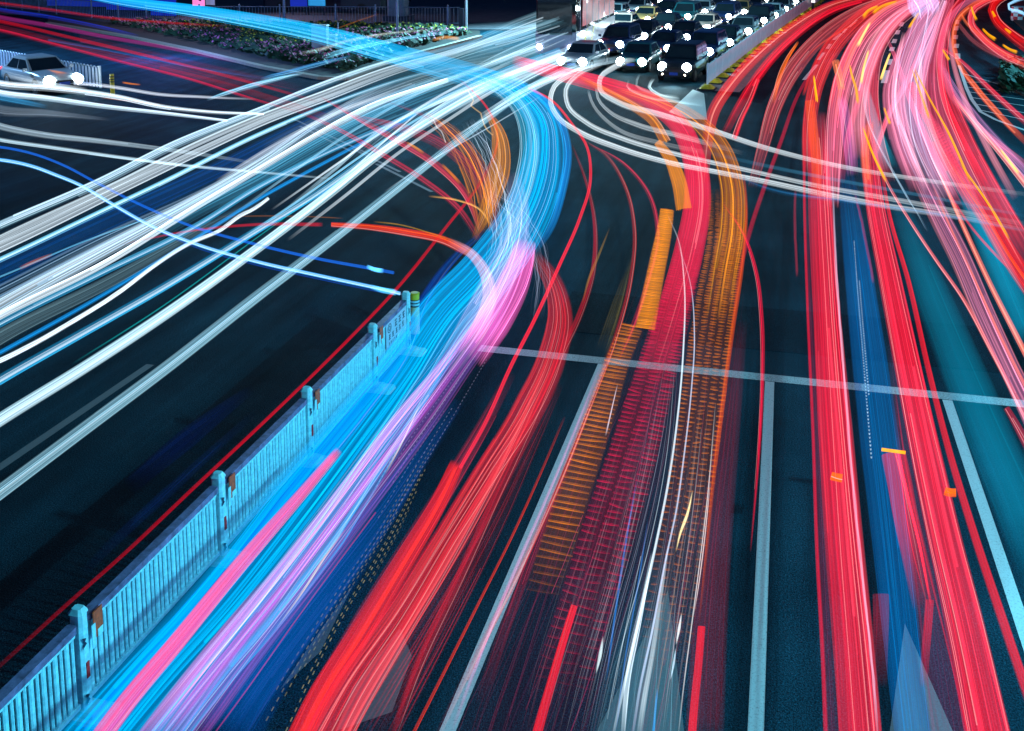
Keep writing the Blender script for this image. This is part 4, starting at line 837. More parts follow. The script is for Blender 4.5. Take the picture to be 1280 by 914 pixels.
# ---- red and orange arcs from the left into the bend
trail(RT, 'red light arc crossing the dark road into the bend', '150,306 230,290 320,281 404,281', (2, 3, 5), (215, 25, 50), .7, 2, h=.8, fade=(.3, .02), fill=.6)
trail(RT, 'thick red-orange light arc joining the cyan band', '414,281 460,284 510,291 556,301 588,318', (6, 9, 11), (245, 45, 25), .8, 4, h=.8, fill=.8, fade=(0, .15), c2=(255, 110, 20))
trail(PT, 'pale pink light arc over the cyan band', '560,300 590,318 606,340 612,370 604,400 590,430', (8, 14, 20, 22), (250, 165, 175), .45, 5, h=.85, fill=.8, fade=(.2, .3), c2=(255, 200, 160))
trail(OT, 'thin yellow light line above the thick red-orange arc', '466,277 500,281 540,292 570,302', (1.5, 1.5), YE, .7, 1, h=.9, fill=0, fade=(.2, .2))
trail(OT, 'thin gold light line above the red arc on the dark road', '270,271 330,270 390,271 430,273', (1.3, 1.3), (180, 110, 40), .8, 1, h=.9, fill=0, fade=(.3, .1))
trail(RT, 'long thin crimson light line running beside the guardrail', '625,180 598,232 560,281 495,362 440,420 400,460 320,537 240,612 160,688 80,759 0,832 -20,850', (3.5, 4, 4, 4.5, 5, 5.5), (235, 0, 40), .9, 1, h=1.0, fill=.3, fade=(.1, .5))
for k, (a, ww, c_, s_, lab) in enumerate((
    ('400,120 450,150 500,178 545,206 580,240 603,290', (3, 8, 10, 8), (225, 30, 60), .6, 'upper crimson light arc sweeping into the bend'),
    ('370,138 420,160 480,194 530,225 575,262 600,300', (3, 6, 6, 6), (190, 25, 60), .6, 'lower crimson light arc sweeping into the bend'),
    ('440,145 500,160 550,180 590,215 608,262', (3, 12, 16, 12), (175, 30, 55), .5, 'wide wine red light arc inside the bend'),
    ('575,100 595,118 612,140 622,170 615,205', (2, 3, 3), RD, .7, 'thin red light line over the cyan bend'),
    ('480,125 540,150 590,190 615,240 622,300', (2, 10, 10), (150, 30, 60), .4, 'faint maroon light arc nearest the gold glow'))):
    trail(RT, lab, a, ww, c_, s_, 5 if max(ww) > 5 else 1, h=.8, fade=(.2, .2), c2=PK)
trail(OT, 'golden glow of light inside the cyan bend', '606,138 620,160 626,195 618,235 604,275 592,300', (4, 22, 30, 20, 6), (255, 150, 20), .75, 16, h=1.0, fill=.55, fade=(.2, .4), fillpw=1.5, c2=YE)
trail(OT, 'fan of amber threads falling into the bend', '530,142 560,165 585,200 600,245 608,290', (12, 36, 30), (255, 150, 40), .7, 14, h=.9, fill=0, fade=(.15, .2), wob=1.2, thin=.7)
trail(OT, 'short bright amber dash among the crimson arcs', '508,178 520,185 530,192', (3, 4), (255, 165, 30), .9, 2, h=.9, fade=(.2, .3))
trail(OT, 'second amber dash lower among the crimson arcs', '552,205 565,218 576,230', (3, 4), (255, 150, 30), .9, 2, h=.9, fade=(.2, .3))
trail(OT, 'curved gold light thread arriving from the dark road', '535,245 570,250 600,262 616,285', (2, 2), (255, 190, 90), .8, 2, h=.9, fade=(.3, .3), fill=0)
trail('amber_zigzag', 'jagged amber thread under the white stream', '584,112 592,124 588,132 600,142 604,156 616,168', (1.8, 1.8), (240, 190, 110), .8, 1, h=.9, fill=0, wob=1.2)
trail('white_zigzag', 'jagged white thread beside the crimson arcs', '541,150 546,160 552,166 556,178', (1.6, 1.6), (220, 220, 220), .8, 1, h=.9, fill=0, wob=1.)
# ---- white swirls in front of the queue
for k, (a, ww, s_, lab) in enumerate((
    ('735,82 712,94 693,108 688,126 697,146 722,164 770,184 830,202 900,216 960,228 1030,243 1110,258 1200,272 1290,290', (6, 7, 6, 7, 7, 6), .85, 'outermost white light swirl in front of the queue'),
    ('752,80 722,94 708,110 710,132 734,154 780,174 850,194 930,212 1020,232 1120,250 1290,282', (6, 6, 5, 6, 6), .7, 'second white light swirl in front of the queue'),
    ('800,70 768,84 750,98 750,112 772,128 820,142 880,160 960,186 1050,208 1160,226 1290,244', (6, 7, 6, 5, 5), .85, 'inner white light swirl touching the silver sedan'),
    ('745,108 748,124 762,140 796,156 850,170 930,192', (3, 6, 7, 5), .45, 'short white light swirl inside the outer ones'),
    ('735,112 740,128 770,160 830,180 890,192', (3, 5, 5), .35, 'faint white light swirl between the outer ones'))):
    trail('white_light_swirl', lab, a, ww, (210, 222, 228), s_, 3, h=.7, fill=.6, fade=(.04, .62), c2=WH, group=None)
for k, (a, lab) in enumerate((('786,100 784,108 800,118 850,128 880,132', 'thin white loop of light at the black SUV bumper'), ('800,92 795,106 812,116 850,122', 'small white loop of light under the black SUV'), ('818,98 812,108 824,118 850,124', 'smallest white loop of light by the black SUV'))):
    trail('white_light_swirl', lab, a, (3, 4), (190, 215, 220), .5, 2, h=.4, fade=(.15, .3))
trail(CT, 'long pale blue light streak across the red lanes', '880,190 960,208 1040,224 1160,246 1290,272', (5, 4), (70, 150, 190), .45, 3, h=1.2, fade=(.3, .2))
trail(CT, 'faint blue light streak below the long pale one', '900,212 960,236 1060,252 1160,266 1290,290', (6, 4), (40, 120, 180), .4, 3, h=1.2, fade=(.3, .2))
# ---- centre band: crimson with orange sides and pulsed rungs
cen = '640,76 700,92 760,108 815,128 850,158 868,200 872,250 862,310 846,370 826,440 806,510 786,580 760,660 735,745 708,830 682,925'
trail(RT, 'wide crimson light band curving down the centre lane', '640,76 700,92 760,108 815,128 850,158 868,200 872,250 862,310 846,370 830,425 812,480', (12, 16, 20, 26, 34, 38, 38, 36), (240, 25, 70), .9, 12, h=.8, fill=.9, sk=.3, c2=PK, fade=(.04, .45), fillpw=.3, hs=.03)
ladder('pulsed_light_trail', 'crimson rungs of pulsed light down the centre lane', '866,300 850,360 830,430 810,500 786,585 760,665 738,740 715,815 700,870', (36, 48, 60, 70, 72, 76), (235, 25, 75), .9, step=.145, cols=3, thick=.015, fade=(.1, .5), fill=.10, tilt=.4)
ladder('pulsed_light_trail', 'orange rungs of pulsed light beside the first lane line', '790,408 772,450 752,510 732,570 712,630 694,690 676,745', (30, 38, 44, 46, 46), (255, 140, 15), 1., step=.15, thick=.016, fade=(.0, .35), fill=.08, tilt=.3)
trail(OT, 'upper orange light block left of the crimson band', '822,178 838,200 848,225 855,262', (10, 18, 20), (255, 150, 20), .7, 6, h=.9, fill=.9, fillpw=.2)
ladder('pulsed_light_trail', 'orange ladder of light below the upper block', '834,262 830,290 822,330 814,370 806,412', (18, 22, 24, 26), (255, 150, 15), 1., step=.17, thick=.022, fade=(0, .0), fill=.5, tilt=.4)
trail(OT, 'orange light arc leading from the queue to the ladder', '720,95 760,115 790,132 815,150 832,178', (5, 8, 12, 14), (250, 130, 30), .7, 5, h=.9, fill=.6, fade=(.2, 0), c2=YE)
trail(OT, 'broad orange light band on the right of the crimson one', '770,112 820,126 865,148 898,182 914,225 916,280 906,340 896,400', (6, 18, 30, 36, 36), (245, 125, 25), .5, 13, h=.85, fill=.45, c2=YE, fade=(.1, .3), thin=1.1)
ladder('pulsed_light_trail', 'amber rungs of pulsed light right of the crimson ones', '905,235 906,300 896,370 886,440 876,520 864,600 850,690 838,770 828,840', (40, 52, 58, 62, 66, 66), (245, 130, 20), .85, step=.145, cols=5, thick=.013, fade=(.1, .5), fill=.06, gap=.25, tilt=.3)
trail(OT, 'narrow bright orange light line on the right rim', '930,215 933,260 928,330 916,410 904,500 893,590 884,680 874,780', (3, 6, 5, 3), (255, 95, 20), .6, 3, h=.85, fill=.5, fade=(.1, .4))
trail('purple_light_trail', 'dim purple light veil around the centre rungs', '872,330 850,420 826,520 796,630 762,750 720,880 705,925', (110, 150, 200, 235, 260, 280), (48, 22, 52), .5, 40, h=.6, fill=.7, fade=(.3, 0), c2=(150, 45, 80), thin=.6, fillpw=1.2)
trail(RT, 'dim red light veil left of the second lane line', '925,400 914,500 902,610 890,740 880,925', (20, 34, 44, 50), (120, 18, 40), .5, 10, h=.7, fill=.6, fade=(.2, .05), thin=.8)
trail(RT, 'thin pink light line along the first lane line', '752,455 722,530 680,630 640,722 600,820 565,914', (3, 4, 5), (200, 110, 160), .5, 3, h=.8, fade=(.15, .2), fill=.5)
trail(RT, 'dark red threads right of the first lane line', '745,480 710,580 670,680 630,790 600,880', (8, 14, 16), (160, 30, 60), .6, 4, h=.8, fade=(.2, .3), fill=.2)
for k, (a, ww, c_, s_, lab) in enumerate((
    ('834,268 848,300 855,350 854,440 846,530 836,600 820,680 800,770 775,880 765,925', (1.5, 2.5, 3.5, 4), WH, .8, 'long white light line down the centre lane'),
    ('846,302 862,350 868,420 864,490 855,570 845,640 832,700 815,790 800,860 790,925', (1.3, 2, 2.5, 4), (190, 205, 235), .8, 'second white light line right of the long one'),
    ('815,690 806,740 798,780 786,840 778,925', (3, 8, 6), WH, .8, 'bright white light streak near the bottom of the centre lane'),
    ('836,680 824,760 815,820 806,870 798,925', (2, 6, 8), (215, 230, 240), .75, 'paired white light streak near the bottom edge'),
    ('866,612 860,640 850,668 845,690', (1, 4, 1), (255, 235, 170), 1., 'curved cream light glint in the centre lane'),
    ('754,795 750,820 745,842', (1, 5, 1), (200, 225, 230), .9, 'short pale glint left of the long white line'),
    ('852,766 849,785 845,806', (1, 4, 1), (230, 235, 240), .9, 'short white glint right of the paired streak'),
    ('845,810 842,830 838,850', (1, 3, 1), (180, 215, 235), .8, 'tiny pale glint below the short white one'),
    ('796,600 782,680 770,760 758,850', (1.5, 3, 2), (40, 130, 225), .7, 'thin blue light line in the centre lane'),
    ('810,650 796,740 782,820 770,914', (2, 2, 2), (60, 130, 220), .6, 'second thin blue light line in the centre lane'),
    ('822,860 819,890 816,925', (2, 4), (20, 150, 235), .8, 'short cyan light line at the bottom of the centre lane'),
    ('888,600 880,680 872,740 867,770', (1.2, 1.6, 1), (240, 220, 220), .7, 'hair-thin white light line at the right rim of the rungs'),
    ('772,480 765,510 757,545', (1, 2), (230, 220, 240), .7, 'short pale dash inside the crimson rungs'))):
    trail('fine_light_trail', lab, a, ww, c_, s_, 2 if max(ww) > 5 else 1, h=.8, fade=(.2, .2), fill=.5)
trail('grey_light_trail', 'pale teal light veil at the bottom of the centre lane', '830,680 815,760 800,840 790,925', (20, 60, 90, 110), (30, 90, 105), .5, 14, h=.5, fill=.6, fade=(.4, 0), c2=(120, 160, 175))
trail(RT, 'short vivid red light bar in the lower centre lane', '718,757 706,795 690,850 672,914 668,930', (9, 11, 13), (255, 25, 40), .9, 3, h=.9, fill=.8, fillpw=.3)
trail(RT, 'short vivid red light bar left of the second lane line', '877,783 873,830 868,880 864,930', (9, 10, 11), (255, 25, 45), .9, 3, h=.9, fill=.8, fillpw=.3)
trail(RT, 'thin red light line bowing just left of the second lane line', '902,252 928,290 945,340 952,400 953,470 950,540 945,610 938,690', (2, 5, 6, 5, 4, 2), (225, 20, 60), .75, 3, h=.8, fill=.6, fade=(.1, .35))
trail(RT, 'red light line coming down from the barrier to the centre band', '1058,44 1030,70 1002,110 975,180 955,235 937,290 925,340 915,420', (3, 5, 6, 4), (205, 30, 65), .6, 3, h=.8, fill=.6, fade=(.15, .3))
trail(RT, 'short dull red squiggle left of the red lane', '994,235 993,270 994,300 996,346', (3, 3.5, 3), (140, 30, 50), .8, 1, h=.8, fade=(.1, .05), wob=.8)
# ---- along the barrier at the top
trail(RT, 'bright red light trail hugging the yellow barrier feet', '1090,-6 1040,6 990,34 950,66 915,104 892,140 884,180 880,230', (4, 10, 14, 16, 12), (255, 30, 50), .75, 6, h=.8, fill=.7, c2=(255, 110, 90), fade=(0, .3), core=((255, 190, 170), .8, .14))
trail(RT, 'second red light trail along the barrier', '1092,-2 1040,14 990,48 956,84 926,130 905,170', (4, 8, 12, 10), (235, 25, 50), .7, 5, h=.8, fill=.7, fade=(0, .25))
trail(PT, 'pink light trail curving in the lane nearest the barrier', '1120,-4 1070,16 1025,48 990,90 968,135 955,180 940,235', (8, 16, 22, 18, 12), (245, 85, 100), .65, 9, h=.8, fill=.5, c2=(255, 160, 150), fade=(0, .3))
trail(OT, 'orange light dash in the lane nearest the barrier', '998,52 985,72 974,98 966,130', (3, 6, 5), (255, 110, 30), .8, 3, h=.9, fade=(.1, .3), fill=.8)
trail(RT, 'striped red light dash on the dark lane near the barrier', '948,99 938,125 926,150 918,173', (5, 6, 7), (225, 45, 60), .85, 4, h=.8, fill=.5, thin=.7, fillpw=.2)
trail(RT, 'thin orange light line on the outer side of the first dashes', '1070,28 1050,40 1022,58 1002,80', (2, 2, 1.5), (235, 70, 50), .7, 1, h=.8, fade=(0, .3), fill=.4)
trail(RT, 'narrow red light curve beside the white lane dashes', '1048,38 1035,50 1022,72 1012,95 1004,120', (2, 4, 4), (255, 50, 50), .7, 2, h=.8, fade=(.2, .1), fill=.6)
# ---- main fan of tail lights from the top right
fan = [
 ('1150,-6 1105,4 1068,30 1040,62 1022,100 1012,150 1010,220', (8, 16, 18, 14, 12), (255, 45, 50), .7, 8, 'red light fan edge along the white dashes'),
 ('1160,-4 1120,10 1085,38 1062,78 1048,130 1042,200 1040,260', (8, 16, 20, 18, 14), (245, 95, 130), .6, 9, 'rose light trail second from the left of the fan'),
 ('1165,-2 1130,16 1102,46 1082,90 1072,140 1075,200', (8, 16, 20, 18), (250, 130, 155), .6, 9, 'pale pink light trail in the left of the fan'),
 ('1160,2 1125,26 1100,60 1090,110 1095,170 1110,230', (6, 12, 16, 14), (250, 60, 90), .6, 7, 'bright pink light trail crossing to the right in the fan'),
 ('1172,0 1150,30 1130,70 1118,110 1125,170 1150,240', (8, 18, 24, 22, 20), (245, 120, 160), .55, 11, 'candy pink light trail in the middle of the fan'),
 ('1180,0 1165,36 1148,80 1142,130 1160,190 1190,250', (8, 22, 28, 24, 22), (235, 150, 195), .5, 12, 'milky pink light trail in the middle of the fan'),
 ('1190,-4 1178,30 1166,80 1168,130 1190,190 1225,260', (8, 18, 26, 24, 22), (240, 70, 110), .55, 11, 'rose red light trail in the right half of the fan'),
 ('1205,-6 1188,20 1178,60 1182,110 1205,170 1240,240 1290,330', (6, 12, 16, 18, 22, 26), (245, 35, 60), .65, 10, 'red light trail along the right of the fan'),
 ('1240,-6 1205,6 1184,30 1176,70 1186,110 1215,150 1290,215', (5, 8, 8, 7, 10), (210, 90, 130), .55, 5, 'dusky pink light trail leaving the fan to the right'),
 ('1260,-6 1215,8 1196,28 1192,50 1198,78 1220,110 1255,150 1290,185', (4, 6, 5, 6, 6), (255, 90, 40), .75, 3, 'orange light trail bending over the hatched marking'),
 ('1180,62 1200,76 1225,100 1262,135 1290,160', (3, 5, 6, 7), (235, 40, 70), .7, 3, 'straight red light trail over the hatched marking'),
 ('1262,-6 1230,4 1216,14 1214,30 1226,46 1250,66 1290,84', (4, 8, 8, 9), (250, 35, 60), .75, 6, 'curving red light trail toward the right kerb'),
 ('1270,-8 1248,0 1240,10 1244,24 1262,42 1290,62', (5, 9, 9, 13), (255, 10, 10), .8, 5, 'outermost pure red light trail beside the barrel'),
 ('1202,18 1206,26 1222,42 1245,60 1270,76 1290,88', (2, 2.5, 3), (255, 110, 60), .7, 2, 'thin salmon light line curving to the right kerb'),
 ('1198,30 1215,50 1240,66 1275,80', (4, 5, 5), (130, 40, 50), .6, 3, 'dull brown red light curve right of the dashes'),
]
for a, ww, c_, s_, n_, lab in fan:
    trail(RT if c_[1] < 60 else PT, lab, a, [q * 1.25 for q in ww], c_, s_ * 1.1, n_, h=.8, fill=.7, sk=.55, fade=(0, .15), c2=tuple(min(255, int(v * .7 + 80)) for v in c_), wob=.15, hs=.12, fillpw=.8, thin=1.1)
trail(WT, 'lilac white glow where the trails enter at the top', '1150,-8 1155,8 1160,22', (36, 40, 30), (200, 190, 255), .5, 14, h=1.4, fill=.9, fade=(0, .3), hs=.4, fillpw=.2)
trail(WT, 'pale lavender veil down the middle of the fan', '1160,0 1150,50 1135,110 1140,170 1170,240', (20, 40, 44, 36, 30), (170, 150, 215), .35, 18, h=.8, fill=.35, fade=(.1, .3), c2=WH, thin=.6)
for k, (a, lab) in enumerate((('1098,8 1085,14 1078,22', 'yellow dash highest on the left rim of the fan'), ('1122,2 1100,10 1090,18', 'yellow dash at the top of the fan'), ('1149,16 1142,26 1136,36', 'yellow dash near the lilac glow'), ('1017,94 1019,110 1021,128', 'yellow dash at the head of the red lane'),
                              ('1062,80 1064,92 1070,112 1072,130', 'yellow dash in the middle of the fan left side'), ('1113,66 1107,82 1101,100', 'cream dash on the candy pink trail'), ('1140,86 1150,115 1162,150', 'long amber dash in the fan centre'), ('1142,84 1160,120 1185,165 1214,230', 'longest yellow dash slanting right in the fan'),
                              ('1178,62 1183,70 1187,76', 'tiny yellow dash on the rose red trail'), ('1105,134 1109,146 1113,156', 'short amber dash low in the fan'), ('1078,158 1090,190 1108,228', 'amber dash above the second red lane'), ('1214,8 1217,18 1221,26', 'yellow dash on the curving red trail, upper'),
                              ('1228,36 1236,44 1245,50', 'yellow dash on the curving red trail, middle'), ('1253,56 1262,62 1272,66', 'yellow dash on the curving red trail, lower'), ('1240,14 1242,18 1244,22', 'yellow dash on the outermost red trail'), ('1256,36 1260,39 1264,42', 'tiny yellow dash low on the outermost red trail'),
                              ('1250,186 1262,202 1274,218', 'pale yellow dash at the right edge'), ('1200,204 1240,262 1262,300', 'orange dash on the bright red trail at right'), ('1088,28 1080,42 1072,58', 'cream dash on the left curve of the fan'), ('1086,62 1080,84 1076,106', 'cream dash beside the candy pink trail'))):
    trail('amber_light_dash', lab, a, (2.2, 3.8), (255, 205, 110) if 'cream' in lab or 'pale' in lab else (255, 170, 10), 1.2, 2, h=.95, fill=.9, fade=(.12, .12), op=.6)
trail('amber_light_dash', 'wide orange light block at the top of the left red lane', '1012,126 1016,160 1020,200 1022,250', (12, 13, 12), (255, 95, 20), .6, 5, h=.9, fill=.8, fade=(0, .3), fillpw=.2)
trail('amber_light_dash', 'peach light block slanting in the fan', '1044,76 1048,92 1052,112', (9, 9), (255, 130, 80), .6, 4, h=.9, fill=.8, fillpw=.2)
ladder('pulsed_light_trail', 'fine striped pink light block right of the fan centre', '1138,104 1150,130 1175,170 1200,212', (10, 14, 20), (255, 70, 100), .7, step=.5, thick=.08, fade=(0, .2), fill=.6)
trail(RT, 'pink light block right of the striped one', '1168,178 1176,196 1186,214', (14, 18), (235, 60, 90), .6, 4, h=.8, fill=.9, fillpw=.2)
# ---- left red lane (first right lane)
trail(RT, 'wide pinkish red light band down the left side of the third lane', '1022,140 1025,230 1030,330 1038,460 1047,580 1056,690 1066,800 1076,925', (22, 30, 34, 42, 46, 50, 54), (240, 22, 60), .88, 26, h=.75, fill=.62, sk=.42, fade=(.1, 0), c2=(255, 90, 110), fillpw=.25, hs=.03, thin=1.1)
trail(RT, 'narrow red rim of light at the very left of the third lane', '1006,130 1005,230 1009,380 1016,540 1021,690 1028,820 1032,925', (3, 3, 4, 5), (225, 15, 50), .8, 2, h=.75, fill=.7, fade=(.1, 0))
trail('purple_light_trail', 'plum light veil between the red rim and the wide band', '1008,240 1012,380 1020,540 1028,700 1040,925', (6, 10, 14, 18), (90, 20, 50), .6, 4, h=.7, fill=.9, fade=(.2, 0))
trail(WT, 'fine white light thread on the right edge of the wide band', '1040,200 1045,330 1056,480 1066,600 1078,720 1092,850 1098,925', (2, 2, 2.5), (220, 210, 245), .6, 2, h=.8, fill=.4, fade=(.2, .1), wob=.4)
trail(BT, 'blue light wash in the middle of the third lane', '1055,200 1068,300 1083,420 1098,540 1112,660 1126,790 1142,925', (20, 34, 44, 50, 48, 46, 46), (0, 72, 130), 1.0, 20, h=.4, fill=.9, sk=.5, fade=(.2, 0), c2=(0, 120, 185), thin=.7, fillpw=.25, hs=.03)
dots('dotted_light_trail', 'dotted white light thread in the blue wash', '1066,250 1074,360 1084,480 1094,600 1102,700', (6, 8), (190, 225, 240), .8, 2, h=.6, r=.015)
trail(RT, 'second wide red light band down the right side of the third lane', '1082,150 1092,250 1112,350 1135,460 1156,560 1180,670 1206,780 1236,925', (18, 22, 28, 34, 40, 44, 50, 58), (245, 10, 48), .9, 26, h=.75, fill=.62, sk=.4, fade=(.1, 0), c2=(255, 80, 110), fillpw=.25, hs=.03)
trail('purple_light_trail', 'dark plum light band left of the second wide red band', '1112,420 1128,540 1146,650 1168,780 1192,925', (6, 18, 30, 46, 60), (78, 22, 58), .55, 12, h=.7, fill=.9, fade=(.3, 0), c2=(170, 30, 60), thin=.7, fillpw=.25)
trail(RT, 'slim red light line beside the third lane line', '1100,200 1112,270 1135,350 1160,460 1185,560 1218,670 1258,790 1300,914', (4, 6, 7, 9, 11, 12), (235, 30, 50), .75, 4, h=.75, fill=.7, fade=(.1, 0))
trail(RT, 'hair-thin red light line down the plum band', '1118,480 1134,590 1158,700 1185,810 1212,925', (1.8, 2.5), (225, 25, 55), .8, 1, h=.8, fill=0, fade=(.2, 0))
trail(RT, 'faint red squiggle in the blue wash', '1068,240 1078,280 1086,320 1092,354', (3, 3, 3.5), (160, 40, 70), .6, 1, h=.8, wob=.8, fade=(.1, .05))
trail(RT, 'short red light panel ending in a yellow bar', '1117,566 1124,600 1131,640 1142,690 1158,760', (30, 31, 32, 34), (235, 30, 50), .62, 9, h=.8, fill=.9, fade=(0, .75), fillpw=.15)
trail('amber_light_bar', 'short glowing yellow bar across the third lane', '1102,562 1117,564 1132,566', (4.5, 4.5), (255, 175, 20), 1.4, 1, h=.95, fill=1., fillpw=.4, op=.6)
trail('amber_light_mark', 'small glowing orange lamp mark on the left red band', '1039,595 1046,597 1053,598', (11, 11), (255, 100, 0), 1.5, 4, h=.95, fill=.9, fillpw=.4, op=.55)
trail('amber_light_mark', 'small glowing orange lamp mark on the right red band', '1181,614 1188,616 1195,616', (11, 11), (255, 100, 0), 1.5, 4, h=.95, fill=.9, fillpw=.4, op=.55)
trail(RT, 'fading red light panel near the bottom of the third lane', '1101,743 1101,775 1100,810 1099,860', (20, 20, 20), (150, 25, 50), .55, 4, h=.8, fill=.8, fade=(0, .8), fillpw=.15)
trail(RT, 'narrow fading red light panel beside the plum band', '1162,750 1160,780 1157,815 1154,860', (11, 11, 10), (215, 25, 50), .7, 3, h=.8, fill=.8, fade=(0, .8), fillpw=.15)
# ---- far right lane
trail(CT, 'teal light wash beside the slim red line', '1120,240 1150,330 1190,430 1230,530 1275,640 1310,740', (22, 46, 60, 66, 60), (0, 110, 140), .755, 10, sk=.15, h=.4, fill=1., fade=(.25, .2), c2=(0, 130, 160), hs=.05, fillpw=1.8)
trail(CT, 'teal light wash under the bright red trail at right', '1190,200 1220,270 1255,350 1290,430', (16, 34, 40), (0, 115, 145), 1.1, 8, sk=.15, h=.4, fill=1., fade=(.25, .1), hs=.05, fillpw=1.8)
trail(CT, 'bright turquoise light patch where the right lanes part', '1080,104 1086,130 1096,170 1112,215', (10, 18, 26), (0, 140, 165), 1.0, 6, sk=.2, h=.4, fill=1., fade=(.2, .3), fillpw=1.5)
trail(RT, 'rosy light line leading the fourth lane', '1088,180 1110,230 1140,280 1170,325 1203,372 1240,440 1285,525', (3, 4, 5, 7), (235, 90, 95), .7, 3, h=.8, fill=.6, fade=(.15, 0), c2=(255, 140, 140))
trail(PT, 'lilac pink light band down the fourth lane', '1148,215 1172,265 1200,320 1230,390 1262,460 1300,540', (22, 26, 26, 24, 30), (190, 110, 160), .5, 13, h=.8, fill=.6, fade=(.1, 0), c2=(255, 150, 160), thin=1.)
trail(OT, 'salmon orange light line in the lilac pink band', '1165,230 1190,290 1218,350 1250,420 1290,500', (3, 4, 5), (255, 115, 80), .75, 2, h=.85, fill=.7, fade=(.15, 0))
trail(OT, 'long apricot light line right of the lilac pink band', '1165,195 1185,240 1212,300 1240,360 1268,415 1296,470', (4, 6, 7, 8), (250, 125, 105), .8, 3, h=.85, fill=.7, fade=(.1, 0))
trail(RT, 'saturated red light band at the right edge with orange heart', '1180,190 1205,230 1232,270 1262,320 1300,375', (14, 22, 24, 26), (255, 8, 20), .7, 8, h=.8, fill=.9, fade=(.1, 0), c2=(255, 60, 30), core=((255, 110, 0), .7, .16))
trail(RT, 'thin red light line left of the saturated band', '1185,240 1215,285 1248,322 1262,336', (2.5, 3.5), (235, 40, 70), .7, 1, h=.8, fill=.6, fade=(.1, .05))
trail(RT, 'small striped red light patch at the right edge', '1258,510 1270,530 1290,566', (8, 12), (225, 40, 70), .7, 4, h=.8, fill=.5, fade=(0, .1))
trail(PT, 'blue-pink light trail beside the hatched marking', '1175,80 1195,115 1225,155 1260,195 1300,240', (6, 12, 16, 18), (150, 110, 170), .5, 8, h=.8, fill=.4, fade=(.15, 0), c2=(240, 150, 190))
trail(PT, 'orange pink light trail at the far right margin', '1190,120 1220,155 1250,190 1290,240', (5, 8, 9), (245, 120, 110), .65, 4, h=.8, fill=.6, fade=(.2, 0), core=((255, 190, 110), .6, .3))
trail(WT, 'white-blue looping light line beside the barrel', '1285,-4 1268,2 1260,7 1262,12 1272,14 1285,20', (2.5, 3), (150, 210, 255), 1., 1, h=1.3, fill=.6)
trail(WT, 'thin white-blue thread over the turquoise patch', '1078,120 1085,150 1100,185 1125,230 1160,290', (2, 3, 2), (170, 210, 240), .6, 3, h=.8, fill=0, fade=(.2, .3), wob=.6, thin=.6)
# ---- smears of blue on the dark road left of the guardrail
trail(BT, 'faint navy light smear on the dark road left of the guardrail', '315,486 270,520 220,560 160,610', (12, 26, 22), (0, 25, 90), .45, 8, h=.5, fill=.5, fade=(.3, .4), thin=.6)
trail(BT, 'second faint navy light smear nearer the guardrail', '320,515 270,560 210,615 140,680 100,720', (8, 14, 12), (5, 35, 95), .45, 6, h=.5, fill=.4, fade=(.3, .4), thin=.6)

for k, (a, ww, c_, s_, lab) in enumerate((
    ('300,300 380,246 450,196 520,150 590,112', (3, 3), CW, .8, 'first thin cyan thread between the middle white trails'),
    ('340,262 420,206 500,150 580,104 640,78', (2.5, 3), WH, .8, 'first thin white thread between the middle white trails'),
    ('300,262 370,212 450,158 520,118 600,84', (3, 4), (60, 180, 225), .9, 'turquoise thread over the blue fan of the stream'),
    ('360,300 430,246 500,190 560,150 620,112 690,80', (4, 4), (200, 215, 225), .7, 'pale thread crossing the crimson arcs'),
    ('440,200 490,160 540,130 600,104', (12, 14), (60, 130, 165), .6, 'soft teal smear at the waist of the stream'),
    ('400,170 460,138 520,112 580,92', (14, 12), (90, 160, 190), .5, 'soft grey-blue smear above the waist of the stream'),
    ('270,228 340,184 420,142 500,112', (6, 5), (210, 225, 235), .8, 'extra white trail above the widest white one'),
    ('430,222 470,186 500,160 530,135', (2, 2), WH, .9, 'short bright thread ending at the crimson arcs'),
    ('560,176 620,140 680,106 730,84', (2, 3), (200, 220, 235), .7, 'thin white thread over the cyan bend'),
    ('480,240 540,200 610,160 680,118', (1.5, 1.5), (170, 200, 220), .6, 'hair-thin thread over the golden glow'))):
    trail(WT if c_[0] > 150 else CT, lab, a, ww, c_, s_, None if max(ww) > 5 else 1, h=.7, fade=(.25, .2), c2=WH)
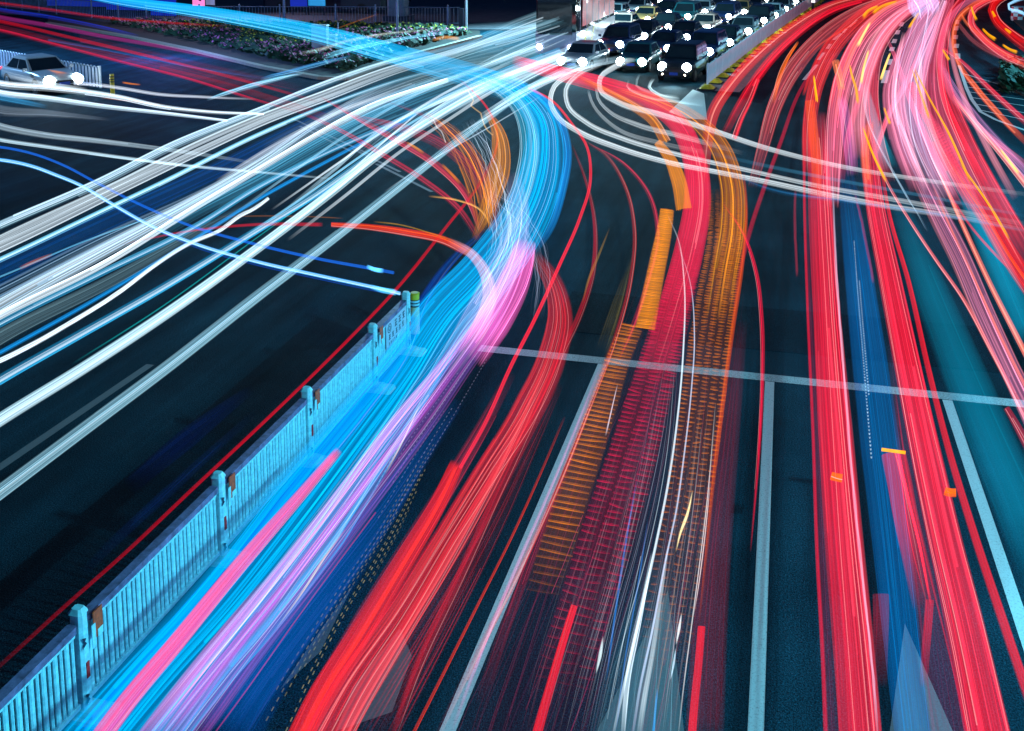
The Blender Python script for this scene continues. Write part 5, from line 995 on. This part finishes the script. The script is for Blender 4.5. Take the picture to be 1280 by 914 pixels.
for k, (a, ww, c_, s_, lab) in enumerate((
    ('1140,-4 1100,16 1074,48 1056,90 1044,150', (4, 7, 6), (255, 120, 60), .8, 'orange streak down the left shoulder of the fan'),
    ('1158,4 1112,30 1090,66 1078,110 1060,170 1052,230', (5, 9, 8), (250, 80, 120), .7, 'pink streak bending back to the left red lane'),
    ('1176,10 1156,50 1140,90 1108,150 1092,200', (5, 8, 7), (255, 110, 140), .65, 'pink streak crossing the fan leftwards'),
    ('1168,20 1150,66 1128,110 1112,140 1096,190', (3, 5, 4), (255, 40, 60), .8, 'thin scarlet streak crossing the fan leftwards'),
    ('1108,46 1124,84 1136,120 1170,200 1200,260', (4, 8, 10), (250, 90, 130), .6, 'pink streak crossing the fan rightwards'),
    ('1184,30 1192,80 1204,120 1232,180 1270,250', (5, 8, 10), (255, 150, 170), .6, 'shell pink streak on the right flank of the fan'),
    ('1150,60 1152,110 1164,160 1196,230', (4, 8, 9), (255, 200, 215), .55, 'near-white pink streak through the fan heart'),
    ('1130,40 1120,90 1118,130 1138,190 1160,240', (5, 9, 9), (255, 170, 195), .55, 'pale rose streak through the fan heart'),
    ('1096,20 1066,52 1048,90 1036,140', (4, 7, 6), (255, 60, 70), .75, 'red streak on the left shoulder of the fan'),
    ('1174,70 1180,120 1200,170 1232,232', (6, 10, 10), (255, 25, 50), .7, 'vivid red streak joining the saturated band'),
    ('1088,150 1082,190 1086,240', (10, 14, 12), (250, 110, 70), .6, 'coral streak at the head of the second red band'),
    ('1052,120 1060,170 1066,220', (12, 18, 14), (190, 90, 160), .5, 'mauve haze of light above the blue wash'))):
    trail(OT if c_[2] < 65 and c_[1] > 80 else PT, lab, a, ww, c_, s_, None, h=.8, fill=.7, fade=(.1, .2), c2=tuple(min(255, v + 40) for v in c_), sk=.6, fillpw=.8)

for k, (a, ww, hh, lab) in enumerate((('560,70 600,54 650,36 700,18 730,6', (10, 26, 30), 2.2, 'pale upper ghost light in front of the bus'), ('590,92 640,72 690,52 740,32', (14, 26, 20), 1.4, 'pale lower ghost light in front of the bus'), ('600,60 640,44 690,26 722,12', (3, 4), 2.4, 'bright pale line across the bus flank'))):
    trail(WT, lab, a, ww, (95, 150, 170), .55, None, h=hh, fill=.4, fade=(.25, .3), c2=WH, hs=.4)

for k, (a, ww, c_, s_, lab) in enumerate((
    ('842,440 826,560 800,690 772,800 745,925', (30, 60, 90), (190, 200, 230), .5, 'fine whitish threads spread through the middle of the centre lane'),
    ('800,520 770,620 735,740 700,860 685,925', (50, 70, 80), (230, 60, 110), .5, 'fine crimson threads spread through the left of the centre lane'),
    ('880,500 866,620 848,740 830,860 822,925', (40, 50, 60), (235, 150, 50), .45, 'fine gold threads spread through the right of the centre lane'))):
    trail('fine_light_trail', lab, a, ww, c_, s_, 9, h=.8, fill=0, fade=(.25, .25), c2=WH, thin=.45)
trail(PT, 'white lilac veil of light between the cyan bend and the pink bulb', '640,215 648,262 640,310 618,360 590,410 555,465', (20, 34, 44, 40, 30), (185, 165, 225), .5, 16, h=.9, fill=.5, fade=(.25, .35), c2=(235, 215, 250), fillpw=1.2)
trail(PT, 'thin rose threads over the violet flow', '612,380 560,450 500,530 440,610 380,690 310,790', (24, 40, 46), (250, 150, 200), .6, 8, h=.9, fill=0, fade=(.2, .3), c2=WH, thin=.5)
